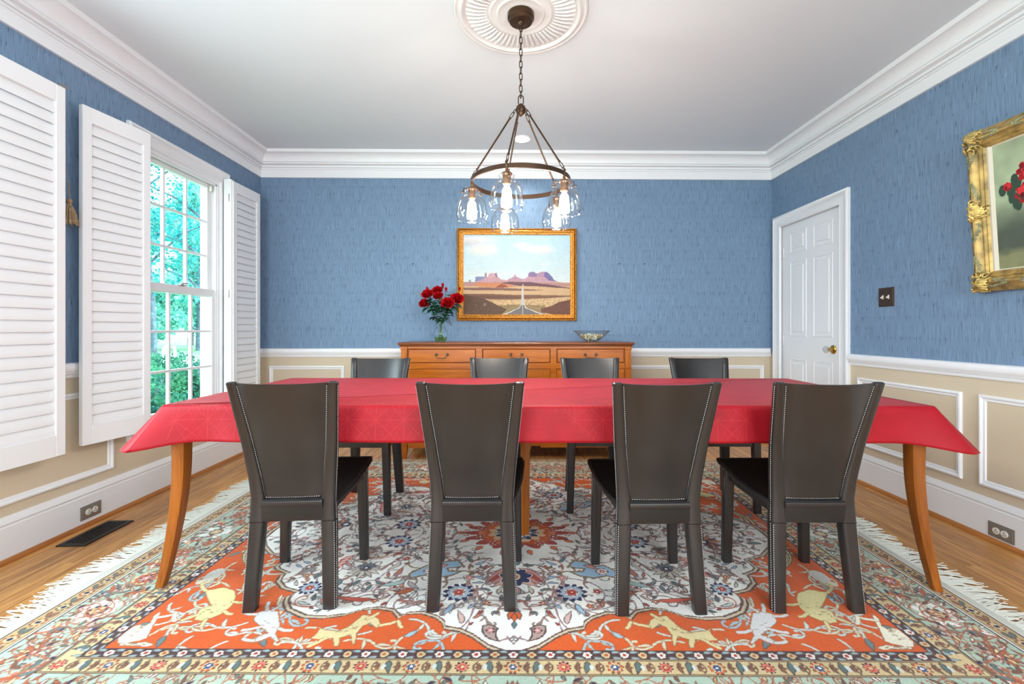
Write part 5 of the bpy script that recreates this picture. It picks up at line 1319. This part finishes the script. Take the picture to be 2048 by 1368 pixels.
    for _ in range(9000):
        x, y = rnd.uniform(0.01, 1.27), rnd.uniform(0.0, 0.86); r = rnd.choice((0.020, 0.026, 0.034))
        if not (in_med(x + r, y + r) and in_med(x, y + r + 0.012) and in_med(x + r + 0.012, y)): continue
        if any((x - a) ** 2 + (y - b) ** 2 < (r + c) ** 2 for a, b, c in fixed) or any((x - a) ** 2 + (y - b) ** 2 < (r + c) ** 2 * 0.72 for a, b, c in occ): continue
        occ.append((x, y, r)); a = rnd.uniform(0, 6.28); t = rnd.random(); sg = rnd.choice((-1, 1))
        if t < 0.40: leafp(x - r * math.cos(a), y - r * math.sin(a), a, 2.3 * r, r * 0.36, rnd.choice((PALE, PALE, (184, 174, 170), TEAL, (214, 178, 168), (206, 196, 178), (204, 116, 92), LB)), LINE, 0.003, 0.35 * sg)
        elif t < 0.62: curl(x - r * math.cos(a), y - r * math.sin(a), a, r * 5.2, sg, rnd.choice((VN, GREY, RUST, (120, 100, 104))), 0.0055); leafp(x, y, a + 2, r, r * 0.3, rnd.choice((TEAL, RED, PALE)), LINE, 0.0026)
        elif t < 0.80: flower(x, y, r * 0.85, 5, rnd.choice(((PALE, PINK), (IV, RED), (LB, IV), (CREAM, RUST), (GREY, IV))), a)
        else:
            for k in range(3): leafp(x, y, a + (k - 1) * 0.7, r * 1.25, r * 0.26, rnd.choice((PALE, TEAL, RUST, GREY)), LINE, 0.0028, 0.2 * sg)
    # centre rosette
    flower(0, 0, 0.285, 16, (RED, (222, 120, 70)), 0.0, LINE, 0.66); flower(0, 0, 0.215, 14, (OR, (232, 196, 150), RED), 0.2, LINE, 0.7)
    for k in range(10):
        a = 2 * PI * k / 10 + 0.3; flower(0.20 * math.cos(a), 0.145 * math.sin(a), 0.030, 6, (CREAM, RED), a)
    flower(0, 0, 0.125, 12, (NAVY, (110, 130, 160)), 0.1, IV, 0.75); flower(0, 0, 0.082, 10, (IV, RED, NAVY), 0, LINE, 0.75)
    for k in range(14):
        a = 2 * PI * k / 14; leafp(0.27 * math.cos(a), 0.19 * math.sin(a), a, 0.055, 0.014, (222, 110, 62), LINE, 0.003, 0)
    # navy shield with pink wings on the axis
    for k in range(4): leafp(0.012, 0.36 + 0.035 * k, 0.35 - 0.1 * k, 0.15 - 0.02 * k, 0.018, (PINK, RED, PINK, (214, 168, 150))[k], LINE, 0.003, 0.45)
    flower(0, 0.43, 0.075, 8, (NAVY,), 0.2, IV); d.blob(0, 0.43, 0.022, 0.026, CREAM); d.blob(0, 0.43, 0.012, 0.015, RED); leafp(0, 0.50, 1.57, 0.08, 0.018, PINK, LINE, 0.003, 0)
    leafp(0, 0.335, -1.57, 0.05, 0.02, TEAL, LINE, 0.003, 0)
    # pale blue cloud band
    cl = [(0.24, 0.34), (0.27, 0.29), (0.32, 0.30), (0.36, 0.34), (0.40, 0.33), (0.43, 0.36), (0.47, 0.41), (0.46, 0.445), (0.40, 0.42), (0.34, 0.44), (0.28, 0.42), (0.24, 0.385), (0.30, 0.385), (0.31, 0.36), (0.27, 0.355)]
    d.poly(cl, LB, 1, (132, 104, 62), 0.009); flower(0.385, 0.385, 0.030, 6, (PINK, IV, RED)); leafp(0.31, 0.33, 0.3, 0.07, 0.014, PINK, LINE, 0.003); d.stroke(arc((0.43, 0.36), (0.50, 0.30), 0.5), 0.008, (132, 104, 62)); d.stroke(arc((0.24, 0.385), (0.20, 0.42), 0.6), 0.008, (132, 104, 62))
    # navy star flowers, fans, feathers
    for x, y, r in ((0.232, 0.548, 0.066), (0.60, 0.10, 0.070), (0.86, 0.52, 0.05)):
        flower(x, y, r, 11, (NAVY, (170, 182, 196), IV), 0.1); flower(x, y, r * 0.42, 6, (PINK, RED))
    palm(0.678, 0.36, 1.57, 0.10, ((214, 204, 188), (190, 178, 166), (96, 92, 100), RED)); palm(0.678, 0.36, -1.57, 0.055, (TEAL, (120, 130, 150), NAVY, PINK)); palm(0.95, 0.10, 0.0, 0.10, ((222, 140, 104), (120, 96, 100), NAVY, RUST))
    d.stroke(arc((0.765, 0.24), (0.80, 0.42), -0.3), 0.007, VN)
    for k in range(6): leafp(0.775 + 0.006 * k, 0.255 + 0.026 * k, 0.5, 0.062, 0.011, (226, 196, 180), (186, 62, 50), 0.006, 0.2)
    leafp(0.56, 0.60, 0.12, 0.18, 0.014, (206, 92, 70), LINE, 0.003, -0.25); leafp(0.47, 0.46, 0.7, 0.11, 0.016, (176, 194, 186), TEAL, 0.004, -0.3); leafp(0.90, 0.36, 0.5, 0.09, 0.016, GREY, LINE, 0.003); leafp(0.42, 0.53, 0.2, 0.08, 0.018, RUST, LINE, 0.003, 0.2)
    # tip: lotus and paisleys
    leafp(0, 0.655, 1.57, 0.05, 0.022, TEAL, LINE, 0.003, 0); leafp(0.004, 0.68, 0.9, 0.045, 0.014, OR, LINE, 0.003); leafp(0, 0.69, 1.57, 0.045, 0.012, OR, LINE, 0.003, 0); leafp(0, 0.735, 1.57, 0.04, 0.010, TEAL, LINE, 0.003, 0)
    d.poly(arc((0.05, 0.84), (0.115, 0.76), 0.45) + arc((0.115, 0.76), (0.06, 0.775), 0.4) + arc((0.06, 0.775), (0.05, 0.84), -0.3), (176, 150, 140), 1, LINE, 0.006); flower(0.085, 0.785, 0.018, 5, (NAVY, PINK)); curl(0.05, 0.84, 3.6, 0.12, -1, (150, 120, 124), 0.007)
    mk = Draw(0, RXH, 0, RYH, rs, (0, 0, 0)); mk.poly(area, (1, 1, 1)); ring = orange; dd_ = d.a; d.a = ring
    d.poly(grow(area, 0.026), (96, 70, 58)); d.poly(grow(area, 0.018), (206, 186, 160)); d.poly(grow(area, 0.008), (104, 78, 64)); d.a = np.where(mk.a > 0.5, dd_, d.a)
    jf, if_ = int(FY / rs) , int(FX / rs); keep = d.a[:jf, :if_].copy(); d.a[:] = border; d.a[:jf, :if_] = keep
    # ---- guard borders: motifs repeated along both straight runs
    def runs(mid_x, mid_y, pitch, f):
        n = int(round(mid_x / pitch)); p = mid_x / n
        for i in range(n + 1): f(p * i if i < n else mid_x, mid_y, 0, i)
        n = int(round(mid_y / pitch)); p = mid_y / n
        for i in range(n): f(mid_x, p * i, 1, i + 1)
    def small(x, y, v, i):
        if i % 2 == 0: flower(x, y, 0.0185, 6, (IV, (226, 216, 206)), 0.2, BR); d.blob(x, y, 0.006, 0.006, RED)
        else:
            d.star(x, y, 0.0175, 4, 0.12, CREAM, 0.0, DK, 0.003); d.blob(x, y, 0.006, 0.006, RUST)
        for sg in (-1, 1):
            if v: leafp(x + 0.010 * sg, y + 0.020, 1.57 - 0.5 * sg, 0.030, 0.006, (150, 176, 176), (110, 90, 90), 0.002, 0.4 * sg)
            else: leafp(x + 0.020, y + 0.010 * sg, 0.5 * sg, 0.030, 0.006, (150, 176, 176), (110, 90, 90), 0.002, -0.4 * sg)
    runs((FX + G1X) / 2 - 0.001, (FY + G1Y) / 2 - 0.001, 0.0605, small)
    def med_fl(x, y, v, i):
        if i % 2 == 0: flower(x, y, 0.0285, 9, ((206, 92, 46), CREAM), 0.1, LINE); d.star(x, y, 0.015, 6, 0.3, (74, 84, 124)); d.blob(x, y, 0.005, 0.005, IV)
        else: flower(x, y, 0.0275, 10, ((64, 40, 52), (206, 120, 100)), 0.3, CREAM); d.star(x, y, 0.013, 6, 0.3, (176, 54, 44)); d.blob(x, y, 0.006, 0.006, CREAM)
        ux, uy = (0, 1) if v else (1, 0)
        for sg in (-1, 1):
            bx, by = x + sg * ux * 0.049, y + sg * uy * 0.049
            a = math.atan2(uy, ux)
            for k in (-1, 0, 1): leafp(bx - ux * 0.012, by - uy * 0.012, a + k * 0.9, 0.022, 0.0055, (150, 98, 68), LINE, 0.0022, 0.1)
            d.stroke(arc((bx - uy * 0.022, by - ux * 0.022), (bx + uy * 0.024, by + ux * 0.024), 0.55 * sg), 0.0045, (110, 78, 62))
        bx, by = x + ux * 0.0775, y + uy * 0.0775
        leafp(bx - uy * 0.026, by - ux * 0.026, math.atan2(ux, uy), 0.052, 0.011, (92, 112, 108), LINE, 0.003, 0.2); d.blob(bx + ux * 0.012, by + uy * 0.012, 0.006, 0.014 if not v else 0.006, PALE)
    runs((G1X + G2X) / 2 - 0.001, (G1Y + G2Y) / 2 - 0.001, 0.155, med_fl)
    # wide mint border
    before = d.a.copy()
    for lx, ly, L_, v in ((0, (G2Y + MY) / 2, (G2X + MX) / 2, 0), ((G2X + MX) / 2, 0, (G2Y + MY) / 2, 1)):
        n = int(L_ / 0.215)
        for i in range(n + 1):
            s = L_ * i / n; x, y = (s, ly) if not v else (lx, s); k = i % 3
            ph = 0.0 if v else 1.57
            pts = [((s + t * 0.215, ly + 0.055 * math.sin(2 * PI * t)) if not v else (lx + 0.055 * math.sin(2 * PI * t), s + t * 0.215)) for t in [q / 16 for q in range(17)]]
            d.stroke(pts, 0.005, (170, 104, 76))
            if k == 0: flower(x, y, 0.080, 8, (IV, (214, 222, 210), (212, 120, 84)), 0.2, RUST); flower(x, y, 0.036, 7, (NAVY, CREAM))
            elif k == 1: palm(x, y, ph, 0.068, ((226, 206, 150), RUST, (64, 74, 104), RED)); palm(x, y, ph + PI, 0.05, ((214, 210, 196), (170, 150, 130), RUST, NAVY))
            else: flower(x, y, 0.058, 9, ((214, 196, 150), RUST, IV), 0.1, LINE); flower(x, y, 0.028, 7, (NAVY, PINK))
            for sg in (-1, 1):
                xx, yy = (x + 0.105, y + sg * 0.058) if not v else (x + sg * 0.058, y + 0.105)
                t = (i + (sg > 0)) % 3
                if t == 0: flower(xx, yy, 0.034, 9, (NAVY, (186, 196, 200)), 0.3, LINE)
                elif t == 1: flower(xx, yy, 0.032, 6, (IV, (214, 120, 84)), 0.2, RUST)
                else: flower(xx, yy, 0.030, 7, (CREAM, RUST), 0.1, LINE)
                for q in range(4): leafp(xx, yy, q * 1.57 + rnd.uniform(-.4, .4), 0.055, 0.009, rnd.choice((TEAL, (206, 196, 150), RUST, IV, (110, 140, 120))), (150, 90, 66), 0.003, 0.3)
    for _ in range(5200):
        x, y = rnd.uniform(0, MX - 0.015), rnd.uniform(0, MY - 0.015)
        if x < G2X + 0.02 and y < G2Y + 0.02: continue
        i, j = int(x / rs), int(y / rs)
        if np.abs(d.a[j, i] - MINT).sum() > 6: continue
        a = rnd.uniform(0, 6.28)
        if rnd.random() < 0.6: leafp(x, y, a, 0.034, 0.006, rnd.choice((TEAL, IV, RUST, CREAM, (96, 116, 104), (120, 86, 70), NAVY)), (112, 74, 58), 0.003, 0.4)
        else: curl(x, y, a, 0.12, rnd.choice((-1, 1)), (170, 96, 66), 0.004)
    jm, im, jg, ig = int((MY - 0.003) / rs), int((MX - 0.003) / rs), int((G2Y + 0.007) / rs), int((G2X + 0.007) / rs)
    before[:jm, :im] = np.where(np.add.outer(np.arange(jm) >= jg, np.arange(im) >= ig)[..., None], d.a[:jm, :im], before[:jm, :im]); d.a[:] = before
    # outer guard
    def outer(x, y, v, i):
        flower(x, y, 0.026, 8, ((rnd.choice((RUST, (64, 44, 54), RED))), CREAM), 0.2, LINE); d.blob(x, y, 0.009, 0.009, NAVY)
        ux, uy = (0, 1) if v else (1, 0)
        for sg in (-1, 1): leafp(x + ux * 0.030 + uy * 0.016 * sg, y + uy * 0.030 + ux * 0.016 * sg, math.atan2(uy, ux) + 0.3 * sg, 0.04, 0.008, rnd.choice(((92, 112, 108), (150, 98, 68))), LINE, 0.0025, 0.2)
    runs((MX + RXH) / 2 + 0.001, (MY + RYH) / 2 + 0.001, 0.092, outer)
    n1 = smooth_noise(d.h, d.w, 60, 7)[..., None]; n2 = np.random.default_rng(2).random((d.h, d.w, 1))
    d.a *= (0.95 + 0.08 * n1) * (0.95 + 0.10 * n2)
    return d
rug = empty('oriental_rug', (RGX, RGY, 0), RGR); tag(rug, 'large patterned oriental rug with ivory medallion, orange field and mint border under the table', 'rug')
dr = draw_rug()
xs = np.linspace(-RXH, RXH, 1151)
ys = np.unique(np.concatenate([np.arange(-RYH, -1.10, 0.006), np.arange(-1.10, -0.15, 0.0031), np.arange(-0.15, RYH, 0.0065), [RYH]]))
cols = dr.sample(np.abs(xs), np.abs(ys))
RUGM = vcol('wool_pile', 0.95, 0.1, ((120, 420, 300), 0.5), 0.15)
painted_grid('pile', xs, ys, lambda X, Y: np.stack([X, Y, 0.008 + 0.0006 * np.sin(X * 31) * np.cos(Y * 23)], 1), cols, RUGM, rug)
WOOL = mat('ivory_cotton', (206, 205, 194), 0.95, spec=0.1, bump=(300, 0.3))
MB().box(-RXH, RXH, -RYH, RYH, 0.0006, 0.0068).build('backing', WOOL, rug)
for sx in (-1, 1):
    mb = MB(); x0, x1 = sorted((sx * RXH, sx * (RXH + 0.034))); mb.box(x0, x1, -RYH, RYH, 0.0006, 0.006); mb.build('kilim_end', WOOL, rug)
    fr = MB(); rnd = random.Random(5 + sx); y = -RYH
    while y < RYH:
        ln = 0.08 + 0.07 * rnd.random() + 0.022 * math.sin(y * 11); dy = rnd.uniform(-0.05, 0.05) + 0.025 * math.sin(y * 17); w = 0.0032
        b0 = sx * (RXH + 0.032); zz = 0.004 + 0.004 * rnd.random()
        p = [(b0, y, 0.0045), (b0 + sx * ln * 0.5, y + dy * 0.35, zz), (b0 + sx * ln, y + dy, 0.0015)]
        vs = []
        for i, q in enumerate(p):
            ww = w * (1, 1.0, 0.35)[i]; vs += [(q[0], q[1] - ww, q[2]), (q[0], q[1] + ww, q[2]), (q[0], q[1], q[2] + 0.003)]
        fr.add(vs, [(0, 1, 4, 3), (1, 2, 5, 4), (2, 0, 3, 5), (3, 4, 7, 6), (4, 5, 8, 7), (5, 3, 6, 8)]); y += 0.0042
    tag(fr.build('fringe', WOOL, rug), 'loose ivory cotton fringe', kind='stuff')
# ================================================================== THE GARDEN OUTSIDE THE SIDE WINDOW
GZ = -0.45
def leaf_mat(name, c1, c2, trans=0.45):
    m, nt, b, N, L = nodes_of(name)
    tc = N('ShaderNodeTexCoord'); n = N('ShaderNodeTexNoise'); n.inputs['Scale'].default_value = 3.0; n.inputs['Detail'].default_value = 3; L(tc.outputs['Object'], n.inputs['Vector'])
    r = ramp(N, [(0.35, rgba(c1)), (0.65, rgba(c2))]); L(n.outputs['Fac'], r.inputs['Fac']); L(r.outputs['Color'], b.inputs['Base Color'])
    b.inputs['Roughness'].default_value = 0.6; b.inputs['Specular IOR Level'].default_value = 0.25
    t = N('ShaderNodeBsdfTranslucent'); L(r.outputs['Color'], t.inputs['Color']); mx = N('ShaderNodeMixShader'); mx.inputs[0].default_value = trans
    out = nt.nodes['Material Output']; L(b.outputs[0], mx.inputs[1]); L(t.outputs[0], mx.inputs[2]); L(mx.outputs[0], out.inputs[0])
    return m
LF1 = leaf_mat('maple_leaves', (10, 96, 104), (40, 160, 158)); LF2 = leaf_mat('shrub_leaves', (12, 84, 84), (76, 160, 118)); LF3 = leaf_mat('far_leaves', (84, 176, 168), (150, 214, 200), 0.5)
BARK = mat('bark', (70, 92, 104), 0.9, var=(8, 0.3))
def foliage(name, clumps, n, size, mtl, parent, seed):
    r = np.random.default_rng(seed); cl = np.array(clumps, float); vol = cl[:, 3] * cl[:, 4] * cl[:, 5]; k = r.choice(len(cl), n, p=vol / vol.sum())
    u = r.normal(size=(n, 3)); u /= np.linalg.norm(u, axis=1)[:, None]; rad = r.random(n) ** 0.45
    c = cl[k, :3] + u * rad[:, None] * cl[k, 3:6]
    a = r.normal(size=(n, 3)); a /= np.linalg.norm(a, axis=1)[:, None]; b = np.cross(a, r.normal(size=(n, 3))); b /= np.linalg.norm(b, axis=1)[:, None]
    s = size * (0.7 + 0.6 * r.random(n))[:, None]
    v = np.stack([c - a * s, c + b * s * 0.55, c + a * s, c - b * s * 0.55], 1).reshape(-1, 3)
    me = bpy.data.meshes.new(name); me.vertices.add(n * 4); me.vertices.foreach_set('co', v.astype(np.float32).ravel()); me.loops.add(n * 4); me.polygons.add(n)
    me.loops.foreach_set('vertex_index', np.arange(n * 4, dtype=np.int32)); me.polygons.foreach_set('loop_start', np.arange(0, n * 4, 4, dtype=np.int32)); me.update(calc_edges=True); me.materials.append(mtl)
    o = bpy.data.objects.new(name, me); COL.objects.link(o); o.parent = parent; o['kind'] = 'stuff'
    return o
def tree(label, x, y, h, spread, low, n, size, mtl, seed, trunk=0.09, lean=0.0):
    t = empty('garden_tree', (x, y, GZ)); tag(t, label, 'tree', 'trees in the garden beyond the window'); rnd = random.Random(seed)
    tops = []; mb = MB(); mb.tube([(0, 0, 0), (lean * 0.3, 0.05, h * 0.3), (lean * 0.7, 0, h * 0.6), (lean, 0, h * 0.9)], [trunk, trunk * 0.8, trunk * 0.5, trunk * 0.2], 8)
    for k in range(9):
        a = rnd.random() * 2 * PI; q = low + (0.85 - low) * k / 8; L_ = spread * rnd.uniform(0.6, 1.0) * (1.1 - 0.5 * q)
        p = Vector((lean * q, 0, h * q)); e = p + Vector((L_ * math.cos(a), L_ * math.sin(a), h * 0.16)); mb.tube([p, (p + e) / 2 + Vector((0, 0, h * 0.03)), e], [trunk * 0.4, trunk * 0.25, trunk * 0.1], 6); tops += [e, (p + e) / 2]
    mb.build('trunk', BARK, t, smooth=True)
    cl = [(p.x, p.y, p.z, spread * rnd.uniform(0.3, 0.5), spread * rnd.uniform(0.3, 0.5), h * rnd.uniform(0.06, 0.11)) for p in tops]; cl.append((lean, 0, h * 0.9, spread * 0.5, spread * 0.5, h * 0.14))
    foliage('foliage', cl, n, size, mtl, t, seed)
def shrub(label, x, y, w, h, n, seed):
    t = empty('garden_shrub', (x, y, GZ)); tag(t, label, 'shrub', 'shrubs under the window'); rnd = random.Random(seed); mb = MB()
    for k in range(5): a = rnd.random() * 6.28; mb.tube([(0, 0, 0), (w * 0.3 * math.cos(a), w * 0.3 * math.sin(a), h * 0.5), (w * 0.5 * math.cos(a), w * 0.5 * math.sin(a), h * 0.85)], [0.03, 0.02, 0.008], 6)
    mb.build('stems', BARK, t)
    foliage('foliage', [(rnd.uniform(-w, w) * 0.5, rnd.uniform(-w, w) * 0.5, h * rnd.uniform(0.35, 0.72), w * 0.55, w * 0.55, h * 0.34) for _ in range(6)], n, 0.032, LF2, t, seed)
tag(MB().add([(-90, -20, GZ), (-2.6, -20, GZ), (-2.6, 90, GZ), (-90, 90, GZ)], [(0, 1, 2, 3)]).build('lawn', mat('lawn_grass', (96, 150, 112), 0.95, spec=0.1, var=(1.2, 0.25))), 'sunlit green lawn outside the window', 'lawn')
shrub('dark leafy shrub growing close under the left panes of the window', -5.0, 5.9, 0.85, 1.02, 7000, 1)
shrub('bright leafy shrub growing beyond the right panes of the window', -5.5, 8.1, 0.95, 1.14, 7000, 2)
shrub('broad shrub between the two nearer ones, in front of the pool', -7.0, 9.0, 1.1, 1.15, 6000, 3)
tree('slender garden tree with forked trunk nearest the window, leaves filling the upper panes', -6.3, 9.6, 5.8, 2.2, 0.34, 5600, 0.040, LF1, 11, 0.09, 0.5)
tree('garden tree farther off on the left, its low branches crossing the upper panes', -9.8, 12.6, 7.6, 2.6, 0.30, 6500, 0.048, LF1, 12, 0.1, -0.4)
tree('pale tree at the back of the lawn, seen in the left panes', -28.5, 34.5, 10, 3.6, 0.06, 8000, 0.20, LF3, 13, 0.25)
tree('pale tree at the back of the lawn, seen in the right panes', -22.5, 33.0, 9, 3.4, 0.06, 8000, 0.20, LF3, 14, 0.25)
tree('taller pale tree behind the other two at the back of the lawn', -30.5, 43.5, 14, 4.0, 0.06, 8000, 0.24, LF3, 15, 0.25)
# swimming pool with a white surround
pl = empty('swimming_pool', (-14.6, 18.6, GZ), math.radians(38)); tag(pl, 'blue swimming pool with a white paved surround across the lawn', 'pool')
rectframe(MB(), lambda u, w, q: (u, w, q), -6, 6, -2.6, 2.6, [(0, 0.002), (0, 0.10), (1.2, 0.10), (1.2, -0.02)]).build('deck', mat('pool_paving', (232, 232, 228), 0.8), pl)
MB().add([(-4.8, -1.4, 0.05), (4.8, -1.4, 0.05), (4.8, 1.4, 0.05), (-4.8, 1.4, 0.05)], [(0, 1, 2, 3)]).build('water', mat('pool_water', (60, 150, 205), 0.1, spec=0.5), pl)
ps = empty('pool_ladder', (-12.4, 16.6, GZ + 0.10), math.radians(38)); tag(ps, 'pair of white handrail posts standing at the edge of the pool', 'ladder')
for sx in (-1, 1): MB().tube([(0.16 * sx, 0, 0), (0.16 * sx, 0, 0.72), (0.14 * sx, 0.05, 0.80), (0.12 * sx, 0.16, 0.78)], 0.045, 10).build('handrail', WHITE, ps, smooth=True)
